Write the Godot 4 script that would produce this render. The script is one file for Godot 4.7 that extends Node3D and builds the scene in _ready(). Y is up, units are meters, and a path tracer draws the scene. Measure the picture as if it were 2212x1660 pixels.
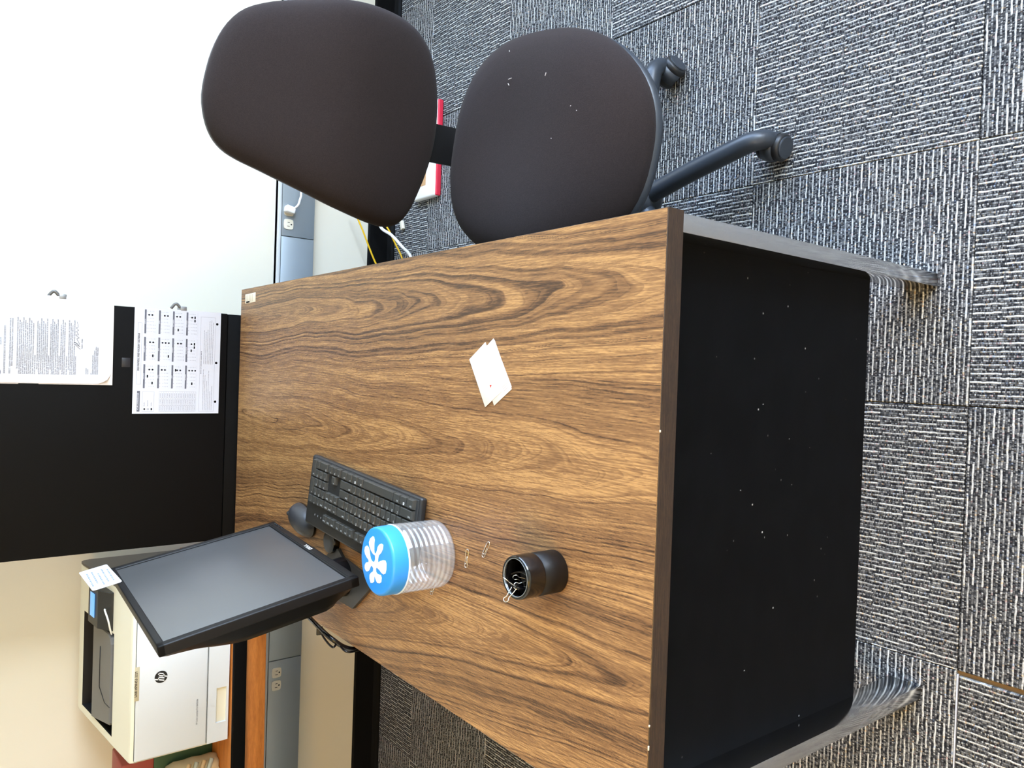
extends Node3D
# World frame: y up, metres. The desk's near right floor corner is the origin, x runs right along the
# desk's short end, z towards the photographer. The phone was held upright but the picture is stored on its side.

const DESK_H := 0.73
const DESK_W := 0.769
const DESK_L := 1.525
const WALL_Z := -2.01
const WALL_R := 1.95
const WALL_L := -2.9
const WALL_F := 2.6
const CEIL := 2.65

var M := {}
var text_cache := {}
var wavy := false
var rng := RandomNumberGenerator.new()


func _ready():
	rng.seed = 7
	# ---------------------------------------------------------------- camera
	var cam := Camera3D.new(); cam.name = "camera"
	cam.fov = 53.17; cam.near = 0.02; cam.far = 60.0
	var p := 0.660934; var yw := 0.0175016; var r := 0.0232229
	var ry := Basis(Vector3(cos(yw), 0, -sin(yw)), Vector3(0, 1, 0), Vector3(sin(yw), 0, cos(yw)))
	var rx := Basis(Vector3(1, 0, 0), Vector3(0, cos(p), -sin(p)), Vector3(0, sin(p), cos(p)))
	var rz := Basis(Vector3(cos(r), sin(r), 0), Vector3(-sin(r), cos(r), 0), Vector3(0, 0, 1))
	var up := ry * rx * rz
	cam.transform = Transform3D(Basis(-up.y, up.x, up.z), Vector3(-0.206343, 1.43883, 0.618709))
	add_child(cam); cam.current = true
	# ---------------------------------------------------------------- sky, exposure
	var we := WorldEnvironment.new(); we.name = "environment"
	var env := Environment.new()
	env.background_mode = Environment.BG_SKY
	var sky := Sky.new(); var sm := ProceduralSkyMaterial.new()
	sm.sky_top_color = Color(0.55, 0.70, 0.95); sm.sky_horizon_color = Color(0.86, 0.92, 1.0)
	sm.ground_bottom_color = Color(0.32, 0.33, 0.32); sm.ground_horizon_color = Color(0.6, 0.62, 0.62)
	sm.sky_energy_multiplier = 2.4; sm.ground_energy_multiplier = 1.0
	sky.sky_material = sm; env.sky = sky
	env.tonemap_mode = Environment.TONE_MAPPER_LINEAR
	env.tonemap_exposure = 1.5
	env.sdfgi_enabled = true; env.ssao_enabled = true; env.ssil_enabled = true
	we.environment = env; add_child(we)
	# ---------------------------------------------------------------- daylight through the window, ceiling lamps
	area_light("window_daylight", Vector3(WALL_R + 0.16, 1.62, 0.36), Vector3(-1, 0, 0), Vector2(4.1, 1.5), Color(0.86, 0.94, 1.0), 12.5)
	area_light("window_bright_daylight", Vector3(WALL_R + 0.17, 1.55, 1.65), Vector3(-0.80, 0, -0.6), Vector2(0.85, 1.3), Color(0.90, 0.95, 1.0), 6.5)
	area_light("ceiling_light_lamp", Vector3(-1.55, CEIL - 0.035, 1.5), Vector3(0, -1, 0), Vector2(1.16, 0.56), Color(1.0, 0.765, 0.30), 3.6)
	materials()
	room()
	carpet()
	desk()
	chair()
	partition()
	side_table()
	printer()
	monitor()
	keyboard()
	mouse_and_gadget()
	jar()
	organizer()
	small_desk_things()
	floor_things()


# ==================================================================== helpers
func area_light(called: String, at: Vector3, dir: Vector3, size: Vector2, col: Color, energy: float):
	var l := AreaLight3D.new(); l.name = called
	l.area_size = size; l.light_color = col; l.light_energy = energy
	l.area_range = 12.0; l.area_attenuation = 2.0; l.shadow_enabled = true
	var upv := Vector3(0, 1, 0) if absf(dir.y) < 0.9 else Vector3(0, 0, -1)
	l.transform = Transform3D(Basis.looking_at(dir, upv), at)
	add_child(l)


func mat(c: Color, rough := 0.6, metal := 0.0, spec := 0.5) -> StandardMaterial3D:
	var m := StandardMaterial3D.new()
	m.albedo_color = c; m.roughness = rough; m.metallic = metal; m.metallic_specular = spec
	return m


func new_st() -> SurfaceTool:
	var st := SurfaceTool.new(); st.begin(Mesh.PRIMITIVE_TRIANGLES)
	return st


func tag(o: Node, label: String, category: String, group := ""):
	o.set_meta("label", label); o.set_meta("category", category)
	if group != "": o.set_meta("group", group)


func root(called: String, at: Vector3, label: String, category: String, group := "", basis := Basis()) -> Node3D:
	var o := Node3D.new(); o.name = called; o.transform = Transform3D(basis, at)
	tag(o, label, category, group)
	add_child(o, true)
	return o


# commits a mesh; world = true: vertices are in world space and the parent is not turned
func put(called: String, st: SurfaceTool, m: Material, parent: Node = null, world := false) -> MeshInstance3D:
	st.index()
	var o := MeshInstance3D.new(); o.name = called
	o.mesh = st.commit(); o.material_override = m
	if parent == null:
		add_child(o, true)
	else:
		if world:
			var w := Vector3.ZERO; var n = parent
			while n is Node3D and n != self:
				w += n.position; n = n.get_parent()
			o.position = -w
		parent.add_child(o, true)
	return o


# a thing that is a single mesh built about its own origin
func single(called: String, st: SurfaceTool, m: Material, xf: Transform3D, label: String, category: String, group := "") -> MeshInstance3D:
	var o := put(called, st, m)
	o.transform = xf
	tag(o, label, category, group)
	return o


func structure(o: Node):
	o.set_meta("kind", "structure")


# corners given counter-clockwise as seen from outside
func tri(st: SurfaceTool, a: Vector3, b: Vector3, c: Vector3):
	st.add_vertex(a); st.add_vertex(c); st.add_vertex(b)


func quad(st: SurfaceTool, a: Vector3, b: Vector3, c: Vector3, d: Vector3):
	tri(st, a, b, c); tri(st, a, c, d)


func quad_uv(st: SurfaceTool, v: Array, uv: Array):
	for i in [0, 2, 1, 0, 3, 2]:
		st.set_uv(uv[i]); st.add_vertex(v[i])


func flat(st: SurfaceTool): st.set_smooth_group(-1)
func smooth(st: SurfaceTool): st.set_smooth_group(1)


# box with rounded edges, about xf
func rbox(st: SurfaceTool, xf: Transform3D, size: Vector3, b := 0.002, soft := 1):
	smooth(st)
	var h := size * 0.5
	b = minf(b, minf(h.x, minf(h.y, h.z)) * 0.98)
	var cs := []
	for k in 3:
		var hk: float = h[k]
		var l := [-hk]
		if soft > 1: l.append(-hk + b * (1.0 - tan(PI / 8)))
		l.append(-hk + b); l.append(hk - b)
		if soft > 1: l.append(hk - b * (1.0 - tan(PI / 8)))
		l.append(hk)
		cs.append(l)
	var inner := h - Vector3(b, b, b)
	for ax in 3:
		var u := (ax + 1) % 3; var v := (ax + 2) % 3
		for s in [-1.0, 1.0]:
			for i in cs[u].size() - 1:
				for j in cs[v].size() - 1:
					var q := []
					for c in [[i, j], [i + 1, j], [i + 1, j + 1], [i, j + 1]]:
						var pt := Vector3.ZERO
						pt[ax] = s * h[ax]; pt[u] = cs[u][c[0]]; pt[v] = cs[v][c[1]]
						var inn := pt.clamp(-inner, inner)
						var d := pt - inn
						q.append(xf * (inn + d.normalized() * b))
					if s > 0: quad(st, q[0], q[1], q[2], q[3])
					else: quad(st, q[3], q[2], q[1], q[0])


func box_at(st: SurfaceTool, lo: Vector3, hi: Vector3, b := 0.002, soft := 1):
	rbox(st, Transform3D(Basis(), (lo + hi) * 0.5), hi - lo, b, soft)


# surface of revolution about y; profile of (radius, height) running upwards on the outside
func lathe(st: SurfaceTool, xf: Transform3D, prof: Array, n := 40):
	for k in prof.size() - 1:
		var a: Vector2 = prof[k]; var b: Vector2 = prof[k + 1]
		for i in n:
			var t0 := TAU * i / n; var t1 := TAU * (i + 1) / n
			var p := func(q: Vector2, t: float) -> Vector3: return xf * Vector3(q.x * cos(t), q.y, -q.x * sin(t))
			var v0: Vector3 = p.call(a, t0); var v1: Vector3 = p.call(a, t1)
			var v2: Vector3 = p.call(b, t1); var v3: Vector3 = p.call(b, t0)
			if a.x > 1e-6: tri(st, v0, v1, v2)
			if b.x > 1e-6: tri(st, v0, v2, v3)


func tube(st: SurfaceTool, pts: Array, rad, n := 8, closed := false):
	smooth(st)
	var rings := []
	var cnt := pts.size()
	var side := Vector3.ZERO
	for i in cnt:
		var a: Vector3 = pts[(i - 1 + cnt) % cnt] if closed or i > 0 else pts[i]
		var b: Vector3 = pts[(i + 1) % cnt] if closed or i < cnt - 1 else pts[i]
		var d := (b - a).normalized()
		if side == Vector3.ZERO:
			side = d.cross(Vector3.UP if absf(d.y) < 0.9 else Vector3.RIGHT).normalized()
		side = (side - d * side.dot(d)).normalized()
		var up := side.cross(d)
		var rr: float = rad[i] if rad is Array else rad
		var ring := []
		for k in n:
			var t := TAU * k / n
			ring.append(pts[i] + (side * cos(t) + up * sin(t)) * rr)
		rings.append(ring)
	for i in (cnt if closed else cnt - 1):
		var r0: Array = rings[i]; var r1: Array = rings[(i + 1) % cnt]
		for k in n:
			var k2 := (k + 1) % n
			quad(st, r0[k], r1[k], r1[k2], r0[k2])
	if not closed:
		for k in n:
			var k2 := (k + 1) % n
			tri(st, pts[0], rings[0][k], rings[0][k2])
			tri(st, pts[cnt - 1], rings[cnt - 1][k2], rings[cnt - 1][k])


func bezier(pts: Array, per := 8) -> Array:   # smooth curve through the points
	var out := []
	for i in pts.size() - 1:
		var p0: Vector3 = pts[maxi(i - 1, 0)]; var p1: Vector3 = pts[i]
		var p2: Vector3 = pts[i + 1]; var p3: Vector3 = pts[mini(i + 2, pts.size() - 1)]
		for k in per:
			out.append(p1.cubic_interpolate(p2, p0, p3, float(k) / per))
	out.append(pts[-1])
	return out


# polygon (counter-clockwise in its x, y plane) pushed out along z from z0 to z1
func prism(st: SurfaceTool, xf: Transform3D, poly: PackedVector2Array, z0: float, z1: float, bevel := 0.0):
	flat(st)
	if Geometry2D.is_polygon_clockwise(poly):
		poly = poly.duplicate(); poly.reverse()
	var n := poly.size()
	var front := poly
	if bevel > 0.0:
		var ins := Geometry2D.offset_polygon(poly, -bevel)
		if ins.size() == 1 and ins[0].size() == n:
			front = ins[0]
			var best := 0
			for k in n:
				if front[k].distance_squared_to(poly[0]) < front[best].distance_squared_to(poly[0]): best = k
			var turned := PackedVector2Array()
			for k in n: turned.append(front[(k + best) % n])
			front = turned
		else:
			bevel = 0.0
	var T := func(q: Vector2, z: float) -> Vector3: return xf * Vector3(q.x, q.y, z)
	for i in n:
		var j := (i + 1) % n
		quad(st, T.call(poly[i], z0), T.call(poly[j], z0), T.call(poly[j], z1 - bevel), T.call(poly[i], z1 - bevel))
		if bevel > 0.0:
			quad(st, T.call(poly[i], z1 - bevel), T.call(poly[j], z1 - bevel), T.call(front[j], z1), T.call(front[i], z1))
	var ix := Geometry2D.triangulate_polygon(front)
	for k in range(0, ix.size(), 3):
		tri_up(st, T.call(front[ix[k]], z1), T.call(front[ix[k + 1]], z1), T.call(front[ix[k + 2]], z1), xf.basis.z)
	ix = Geometry2D.triangulate_polygon(poly)
	for k in range(0, ix.size(), 3):
		tri_up(st, T.call(poly[ix[k]], z0), T.call(poly[ix[k + 1]], z0), T.call(poly[ix[k + 2]], z0), -xf.basis.z)


func tri_up(st: SurfaceTool, a: Vector3, b: Vector3, c: Vector3, want: Vector3):
	if (b - a).cross(c - a).dot(want) >= 0: tri(st, a, b, c)
	else: tri(st, a, c, b)


# cushion: closed outline scaled about its middle; profile rows of [scale, height]; bump adds height over the plane
func pillow(st: SurfaceTool, xf: Transform3D, outline: PackedVector2Array, prof: Array, bump: Callable):
	smooth(st)
	var mid := Vector2.ZERO
	for q in outline: mid += q
	mid /= outline.size()
	var n := outline.size()
	var V := func(i: int, row: Array) -> Vector3:
		var q: Vector2 = mid + (outline[i] - mid) * float(row[0])
		return xf * Vector3(q.x, q.y, float(row[1]) + float(bump.call(q)))
	for k in prof.size() - 1:
		for i in n:
			var j := (i + 1) % n
			var a: Vector3 = V.call(i, prof[k]); var b: Vector3 = V.call(j, prof[k])
			var c: Vector3 = V.call(j, prof[k + 1]); var d: Vector3 = V.call(i, prof[k + 1])
			if prof[k][0] > 1e-5: tri(st, a, d, b)
			if prof[k + 1][0] > 1e-5: tri(st, b, d, c)


func done(st: SurfaceTool) -> SurfaceTool:
	st.generate_normals()
	return st


func ring_outline(ctrl: Array, per := 4) -> PackedVector2Array:
	var out := PackedVector2Array(); var n := ctrl.size()
	for i in n:
		var p0: Vector2 = ctrl[(i - 1 + n) % n]; var p1: Vector2 = ctrl[i]
		var p2: Vector2 = ctrl[(i + 1) % n]; var p3: Vector2 = ctrl[(i + 2) % n]
		for k in per:
			out.append(p1.cubic_interpolate(p2, p0, p3, float(k) / per))
	return out


func rrect(x0: float, y0: float, x1: float, y1: float, r: float, seg := 5) -> PackedVector2Array:
	var out := PackedVector2Array()
	for c in [[x1 - r, y0 + r, -90.0], [x1 - r, y1 - r, 0.0], [x0 + r, y1 - r, 90.0], [x0 + r, y0 + r, 180.0]]:
		for k in seg + 1:
			var t := deg_to_rad(c[2] + 90.0 * k / seg)
			out.append(Vector2(c[0] + r * cos(t), c[1] + r * sin(t)))
	return out


# ---- lettering
func glyphs(s: String, face: String, bold: bool, italic := false) -> Array:
	var key := s + face + str(bold) + str(italic)
	if not text_cache.has(key):
		var f := SystemFont.new(); f.font_names = PackedStringArray([face])
		f.font_weight = 700 if bold else 400
		f.font_italic = italic
		var tm := TextMesh.new(); tm.text = s; tm.font = f; tm.font_size = 32; tm.pixel_size = 1.0 / 32.0
		tm.depth = 0.0; tm.curve_step = 3.0
		tm.horizontal_alignment = HORIZONTAL_ALIGNMENT_LEFT; tm.vertical_alignment = VERTICAL_ALIGNMENT_BOTTOM
		var arr := tm.get_mesh_arrays()
		var verts: PackedVector3Array = arr[Mesh.ARRAY_VERTEX]
		var idx = arr[Mesh.ARRAY_INDEX]
		var lo := Vector3(INF, INF, 0); var hi := Vector3(-INF, -INF, 0)
		for v in verts:
			lo = lo.min(v); hi = hi.max(v)
		var list := PackedVector3Array()
		if idx != null and idx.size() > 0:
			for i in idx: list.append(verts[i])
		else:
			list = verts
		text_cache[key] = [list, lo, hi]
	return text_cache[key]


# writes s into st; xf: origin at the left (align 0), middle (1) of the base line, x along the line, z out of the paper
func write(st: SurfaceTool, xf: Transform3D, s: String, size: float, face := "Droid Sans", align := 0, bold := false, fit := 0.0, italic := false):
	if s.strip_edges() == "": return
	var g := glyphs(s, face, bold, italic)
	var list: PackedVector3Array = g[0]
	if list.is_empty(): return
	var lo: Vector3 = g[1]; var hi: Vector3 = g[2]
	var w: float = hi.x - lo.x
	var sx := size
	if fit > 0.0: sx = fit / w
	var ox := -lo.x if align == 0 else -(lo.x + hi.x) * 0.5
	for v in list:
		var q := xf * Vector3((v.x + ox) * sx, v.y * size, 0.0)
		if wavy: q.z += wave(q.x, q.y)
		st.add_vertex(q)


func bar(st: SurfaceTool, xf: Transform3D, x0: float, y0: float, x1: float, y1: float):
	quad(st, xf * Vector3(x0, y0, 0), xf * Vector3(x1, y0, 0), xf * Vector3(x1, y1, 0), xf * Vector3(x0, y1, 0))


func frame_lines(st: SurfaceTool, xf: Transform3D, x0: float, y0: float, x1: float, y1: float, w: float):
	bar(st, xf, x0, y0, x1, y0 + w); bar(st, xf, x0, y1 - w, x1, y1)
	bar(st, xf, x0, y0 + w, x0 + w, y1 - w); bar(st, xf, x1 - w, y0 + w, x1, y1 - w)


func disc(st: SurfaceTool, xf: Transform3D, c: Vector2, r: float, n := 14):
	for k in n:
		var t0 := TAU * k / n; var t1 := TAU * (k + 1) / n
		tri(st, xf * Vector3(c.x, c.y, 0), xf * Vector3(c.x + r * cos(t0), c.y + r * sin(t0), 0), xf * Vector3(c.x + r * cos(t1), c.y + r * sin(t1), 0))


# ==================================================================== materials
func materials():
	M.wall = mat(Color(0.90, 0.87, 0.79), 0.85, 0.0, 0.3)
	M.ceiling = mat(Color(0.88, 0.88, 0.86), 0.95, 0.0, 0.2)
	M.black_rubber = mat(Color(0.022, 0.021, 0.022), 0.6, 0.0, 0.25)
	M.raceway = mat(Color(0.62, 0.66, 0.68), 0.45, 0.55, 0.5)
	M.ivory = mat(Color(0.90, 0.87, 0.78), 0.4)
	M.white_plastic = mat(Color(0.93, 0.93, 0.92), 0.4)
	M.dark_slot = mat(Color(0.05, 0.05, 0.05), 0.7)
	M.chrome = mat(Color(0.90, 0.90, 0.90), 0.13, 1.0)
	M.wire = mat(Color(0.88, 0.87, 0.84), 0.22, 1.0)
	M.black_plastic = mat(Color(0.12, 0.12, 0.122), 0.42)
	M.gloss_black = mat(Color(0.035, 0.035, 0.04), 0.18)
	M.paper = mat(Color(0.81, 0.81, 0.83), 0.9, 0.0, 0.2)
	M.ink = mat(Color(0.12, 0.12, 0.13), 0.9, 0.0, 0.1)
	M.grey_ink = mat(Color(0.42, 0.42, 0.45), 0.9, 0.0, 0.1)
	M.pale_ink = mat(Color(0.80, 0.80, 0.82), 0.9, 0.0, 0.1)
	M.chair_plastic = mat(Color(0.19, 0.21, 0.235), 0.38)
	M.fabric = fabric_material()
	M.wood = wood_material()
	M.wood_edge = wood_edge_material()
	M.oak = oak_material()
	M.carpet = carpet_material()


func noise(seed_: int, freq: float, oct := 3) -> FastNoiseLite:
	var n := FastNoiseLite.new(); n.seed = seed_; n.frequency = freq
	n.noise_type = FastNoiseLite.TYPE_SIMPLEX; n.fractal_octaves = oct
	return n


func fabric_material() -> StandardMaterial3D:
	var m := mat(Color(0.215, 0.185, 0.18), 0.95, 0.0, 0.2)
	m.rim_enabled = true; m.rim = 0.22; m.rim_tint = 0.4
	var n := 256
	var im := Image.create(n, n, false, Image.FORMAT_RGB8)
	var rg := RandomNumberGenerator.new(); rg.seed = 11
	for y in n:
		for x in n:
			var weave := 0.5 + 0.25 * sin(TAU * x / 4.0) * sin(TAU * y / 4.0)
			var v := clampf(0.72 + 0.22 * weave + rg.randf_range(-0.13, 0.13), 0, 1)
			im.set_pixel(x, y, Color(v, v, v))
	var t := ImageTexture.create_from_image(im)
	m.albedo_texture = t
	m.heightmap_enabled = true; m.heightmap_texture = t; m.heightmap_scale = 0.06
	m.uv1_triplanar = true; m.uv1_scale = Vector3(7, 7, 7)
	return m


# walnut laminate: nested cathedral figure in a few flitches, running along z
func wood_material() -> StandardMaterial3D:
	var w := 1024; var h := 2000
	var data := PackedByteArray(); data.resize(w * h * 3)
	var warp := noise(3, 1.0, 3); var tone := noise(5, 1.0, 3); var fine := noise(8, 1.0, 2); var streak := noise(9, 1.0, 2)
	# flitches: left edge, axis, far centre z
	var fl := [[-0.90, -0.66, -1.40, 0.062], [-0.505, -0.335, -1.36, 0.060], [-0.215, -0.085, -1.30, 0.058], [0.10, 0.3, -1.4, 0.06]]
	var rg := RandomNumberGenerator.new(); rg.seed = 21
	var jit := PackedFloat32Array(); jit.resize(65536)
	for i in 65536: jit[i] = rg.randf()
	var i3 := 0
	for py in h:
		var z := -DESK_L + DESK_L * (py + 0.5) / h
		for px in w:
			var x := -DESK_W + DESK_W * (px + 0.5) / w
			var wx := warp.get_noise_2d(x * 2.2, z * 1.1) * 0.013 + warp.get_noise_2d(x * 9.0 + 7.0, z * 5.0) * 0.0022
			var sx := x + wx - 0.16 * (z + 0.75) * smoothstep(-0.30, -0.75, x)
			var k := 0
			while k < 2 and sx > fl[k + 1][0]: k += 1
			var f: Array = fl[k]
			var dx: float = sx - f[1]
			var dz: float = (z - f[2]) * f[3] + warp.get_noise_2d(x * 11.0 + 40.0, z * 5.0) * 0.0022
			var rr := sqrt(dx * dx + dz * dz)
			var ph := rr * 135.0 + tone.get_noise_2d(rr * 30.0, 3.0 + k) * 2.0
			var s: float = ph - floorf(ph)
			var line := smoothstep(0.42, 0.90, s) * (1.0 - smoothstep(0.92, 1.0, s))
			var ringv := jit[(int(floor(ph)) * 7919 + k * 131) & 65535]
			line *= 0.15 + 0.95 * ringv
			var s2: float = rr * 390.0 + tone.get_noise_2d(rr * 90.0, 9.0 + k) * 2.0
			s2 -= floorf(s2)
			var line2 := smoothstep(0.5, 0.95, s2)
			var band := tone.get_noise_2d(rr * 38.0 + k * 10.0, z * 0.8)
			band += 0.75 * warp.get_noise_2d(sx * 13.0 + 60.0, z * 0.55)
			var st := streak.get_noise_2d(x * 330.0, z * 9.0)
			var fi := fine.get_noise_2d(x * 1000.0, z * 45.0)
			var v := 0.655 + 0.15 * band - 0.36 * line - 0.14 * line2 + 0.20 * st + 0.14 * fi
			if jit[(px * 977 + (py >> 3) * 6151) & 65535] > 0.972: v -= 0.13
			v = clampf(v, 0.0, 1.0)
			# dark line -> mid -> tan
			var c := Color(0.235, 0.16, 0.105).lerp(Color(0.50, 0.36, 0.225), smoothstep(0.0, 0.5, v)).lerp(Color(0.73, 0.56, 0.35), smoothstep(0.45, 0.95, v))
			data[i3] = int(c.r * 255); data[i3 + 1] = int(c.g * 255); data[i3 + 2] = int(c.b * 255)
			i3 += 3
	var im := Image.create_from_data(w, h, false, Image.FORMAT_RGB8, data)
	var m := mat(Color(1, 1, 1), 0.42, 0.0, 0.5)
	m.albedo_texture = ImageTexture.create_from_image(im)
	return m


func wood_edge_material() -> StandardMaterial3D:
	var w := 1024; var h := 64
	var im := Image.create(w, h, false, Image.FORMAT_RGB8)
	var a := noise(31, 1.0, 3)
	for y in h:
		for x in w:
			var v := clampf(0.5 + 0.45 * a.get_noise_2d(x * 0.012, y * 0.35) + 0.25 * a.get_noise_2d(x * 0.08 + 90.0, y * 1.1), 0, 1)
			im.set_pixel(x, y, Color(0.11, 0.08, 0.058).lerp(Color(0.29, 0.215, 0.15), v))
	var m := mat(Color(1, 1, 1), 0.5)
	m.albedo_texture = ImageTexture.create_from_image(im)
	return m


func oak_material() -> StandardMaterial3D:
	var w := 512; var h := 256
	var im := Image.create(w, h, false, Image.FORMAT_RGB8)
	var a := noise(41, 1.0, 3)
	for y in h:
		for x in w:
			var v := clampf(0.55 + 0.35 * a.get_noise_2d(x * 0.01, y * 0.09) + 0.3 * a.get_noise_2d(x * 0.05 + 90.0, y * 0.6), 0, 1)
			im.set_pixel(x, y, Color(0.60, 0.34, 0.12).lerp(Color(0.80, 0.50, 0.22), v))
	var m := mat(Color(1, 1, 1), 0.42)
	m.albedo_texture = ImageTexture.create_from_image(im)
	m.uv1_triplanar = true; m.uv1_scale = Vector3(1.2, 2.4, 2.4)
	return m


# one carpet tile: rows of loops along u, pale dashes in offset courses, flecks of colour
func carpet_material() -> StandardMaterial3D:
	var n := 1024
	var data := PackedByteArray(); data.resize(n * n * 3)
	var hd := PackedByteArray(); hd.resize(n * n)
	var rg := RandomNumberGenerator.new(); rg.seed = 5
	var rows := 124; var loops := 190; var seg := 9
	var dash := PackedFloat32Array(); dash.resize(rows * (seg + 2))
	for i in dash.size(): dash[i] = rg.randf()
	var lv := PackedFloat32Array(); lv.resize(rows * (loops + 2))
	var tint := PackedByteArray(); tint.resize(lv.size())
	for i in lv.size():
		lv[i] = rg.randf(); tint[i] = 0
		if rg.randf() < 0.06: tint[i] = 1 + rg.randi() % 4
	var tints := [Color(1, 1, 1), Color(1.08, 0.95, 0.82), Color(0.90, 0.97, 1.10), Color(1.06, 0.92, 0.92), Color(1.07, 1.0, 0.88)]
	var wob := noise(51, 0.02, 2)
	for y in n:
		for x in n:
			var fx := float(x) / n; var fy := float(y) / n
			var yy := fy * rows + wob.get_noise_2d(x, y) * 0.22
			var row := clampi(int(floor(yy)), 0, rows - 1)
			var gy: float = yy - floorf(yy)
			var xx := fx * loops + (0.5 if row % 2 == 1 else 0.0) + wob.get_noise_2d(x + 500, y) * 0.4
			var lp := clampi(int(floor(xx)), 0, loops)
			var gx: float = xx - floorf(xx)
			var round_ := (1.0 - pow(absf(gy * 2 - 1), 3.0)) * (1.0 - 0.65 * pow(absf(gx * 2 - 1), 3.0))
			var sgx := fx * seg + wob.get_noise_2d(row * 90.0, floorf(fx * seg) * 70.0) * 0.12
			var sg := clampi(int(floor(sgx)), 0, seg)
			var d := dash[row * (seg + 2) + sg]
			var l := lv[row * (loops + 2) + lp]
			var on := row % 4 == (0 if sg % 2 == 0 else 2)
			var base := 0.20 + (l - 0.5) * 0.60
			if on: base = lerpf(0.68, 1.05, d) + (l - 0.5) * 0.28
			elif row % 2 == 0: base = 0.46 + (l - 0.5) * 0.75
			base = clampf(base, 0.02, 1.0)
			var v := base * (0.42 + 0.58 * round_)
			var c := Color(0.13, 0.135, 0.15).lerp(Color(0.93, 0.925, 0.90), v)
			c *= tints[tint[row * (loops + 2) + lp]]
			var i3 := (y * n + x) * 3
			data[i3] = int(clampf(c.r, 0, 1) * 255); data[i3 + 1] = int(clampf(c.g, 0, 1) * 255); data[i3 + 2] = int(clampf(c.b, 0, 1) * 255)
			hd[y * n + x] = int(clampf(round_ * (0.6 + 0.4 * l), 0, 1) * 255)
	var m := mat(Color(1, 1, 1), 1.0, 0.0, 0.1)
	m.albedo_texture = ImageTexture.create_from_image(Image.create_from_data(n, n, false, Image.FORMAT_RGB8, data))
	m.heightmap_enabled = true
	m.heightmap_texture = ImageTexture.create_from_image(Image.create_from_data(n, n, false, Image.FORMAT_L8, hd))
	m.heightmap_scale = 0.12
	return m


# ==================================================================== the room
func slab(called: String, lo: Vector3, hi: Vector3, m: Material) -> MeshInstance3D:
	var st := new_st(); box_at(st, lo, hi, 0.0005)
	var o := put(called, done(st), m)
	structure(o)
	return o


func room():
	var t := 0.14
	slab("wall_back", Vector3(WALL_L - t, -0.12, WALL_Z - t), Vector3(WALL_R + t, CEIL + t, WALL_Z), M.wall)
	slab("wall_left", Vector3(WALL_L - t, -0.12, WALL_Z), Vector3(WALL_L, CEIL + t, WALL_F), M.wall)
	slab("wall_front", Vector3(WALL_L - t, -0.12, WALL_F), Vector3(WALL_R + t, CEIL + t, WALL_F + t), M.wall)
	slab("ceiling", Vector3(WALL_L - t, CEIL, WALL_Z - t), Vector3(WALL_R + t, CEIL + t, WALL_F + t), M.ceiling)
	# right wall round a wide window
	var z0 := -1.72; var z1 := 2.44; var y0 := 0.87; var y1 := 2.37
	var st := new_st()
	box_at(st, Vector3(WALL_R, -0.12, WALL_Z), Vector3(WALL_R + t, y0, WALL_F), 0.0005)
	box_at(st, Vector3(WALL_R, y1, WALL_Z), Vector3(WALL_R + t, CEIL, WALL_F), 0.0005)
	box_at(st, Vector3(WALL_R, y0, WALL_Z), Vector3(WALL_R + t, y1, z0), 0.0005)
	box_at(st, Vector3(WALL_R, y0, z1), Vector3(WALL_R + t, y1, WALL_F), 0.0005)
	structure(put("wall_right", done(st), M.wall))
	var win := Node3D.new(); win.name = "window_1"; win.position = Vector3(WALL_R + 0.07, y0, (z0 + z1) / 2); structure(win); add_child(win)
	st = new_st()
	for yy in [y0, y1 - 0.05]: box_at(st, Vector3(WALL_R + 0.03, yy, z0), Vector3(WALL_R + 0.11, yy + 0.05, z1), 0.004)
	for k in 4:
		var zz := lerpf(z0, z1 - 0.05, k / 3.0)
		box_at(st, Vector3(WALL_R + 0.03, y0, zz), Vector3(WALL_R + 0.11, y1, zz + 0.05), 0.004)
	put("window_frame", done(st), mat(Color(0.75, 0.76, 0.76), 0.4), win, true)
	var glass := mat(Color(1, 1, 1, 0.06), 0.02); glass.transparency = BaseMaterial3D.TRANSPARENCY_ALPHA
	for k in 3:
		var za := lerpf(z0, z1 - 0.05, k / 3.0) + 0.05; var zb := lerpf(z0, z1 - 0.05, (k + 1) / 3.0)
		st = new_st(); box_at(st, Vector3(WALL_R + 0.066, y0 + 0.05, za), Vector3(WALL_R + 0.072, y1 - 0.05, zb), 0.0005)
		put("pane", done(st), glass, win, true)
	# black cove base along the back wall
	st = new_st(); flat(st)
	var prof := PackedVector2Array([Vector2(0, 0.0), Vector2(0.018, 0.0), Vector2(0.018, 0.004), Vector2(0.011, 0.012), Vector2(0.007, 0.026), Vector2(0.006, 0.098), Vector2(0.004, 0.104), Vector2(0, 0.105)])
	prism(st, Transform3D(Basis(Vector3(0, 0, 1), Vector3(0, 1, 0), Vector3(-1, 0, 0)), Vector3(WALL_R, 0, WALL_Z)), prof, 0.0, WALL_R - WALL_L)
	structure(put("baseboard_back", done(st), M.black_rubber))
	# ceiling lamps: a housing with a glowing diffuser; the lamps' light is set just below
	var glow := mat(Color(1, 0.95, 0.85), 0.6); glow.emission_enabled = true; glow.emission = Color(1.0, 0.9, 0.7); glow.emission_energy_multiplier = 1.6
	for zc in [1.5]:
		var l := Node3D.new(); l.name = "ceiling_light"; l.position = Vector3(-1.55, CEIL, zc); structure(l); add_child(l, true)
		st = new_st(); box_at(st, Vector3(-2.16, CEIL - 0.018, zc - 0.31), Vector3(-0.94, CEIL, zc + 0.31), 0.003)
		put("housing", done(st), M.white_plastic, l, true)
		st = new_st(); box_at(st, Vector3(-2.13, CEIL - 0.024, zc - 0.28), Vector3(-0.97, CEIL - 0.018, zc + 0.28), 0.002)
		put("diffuser", done(st), glow, l, true)
	raceway()


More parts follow.
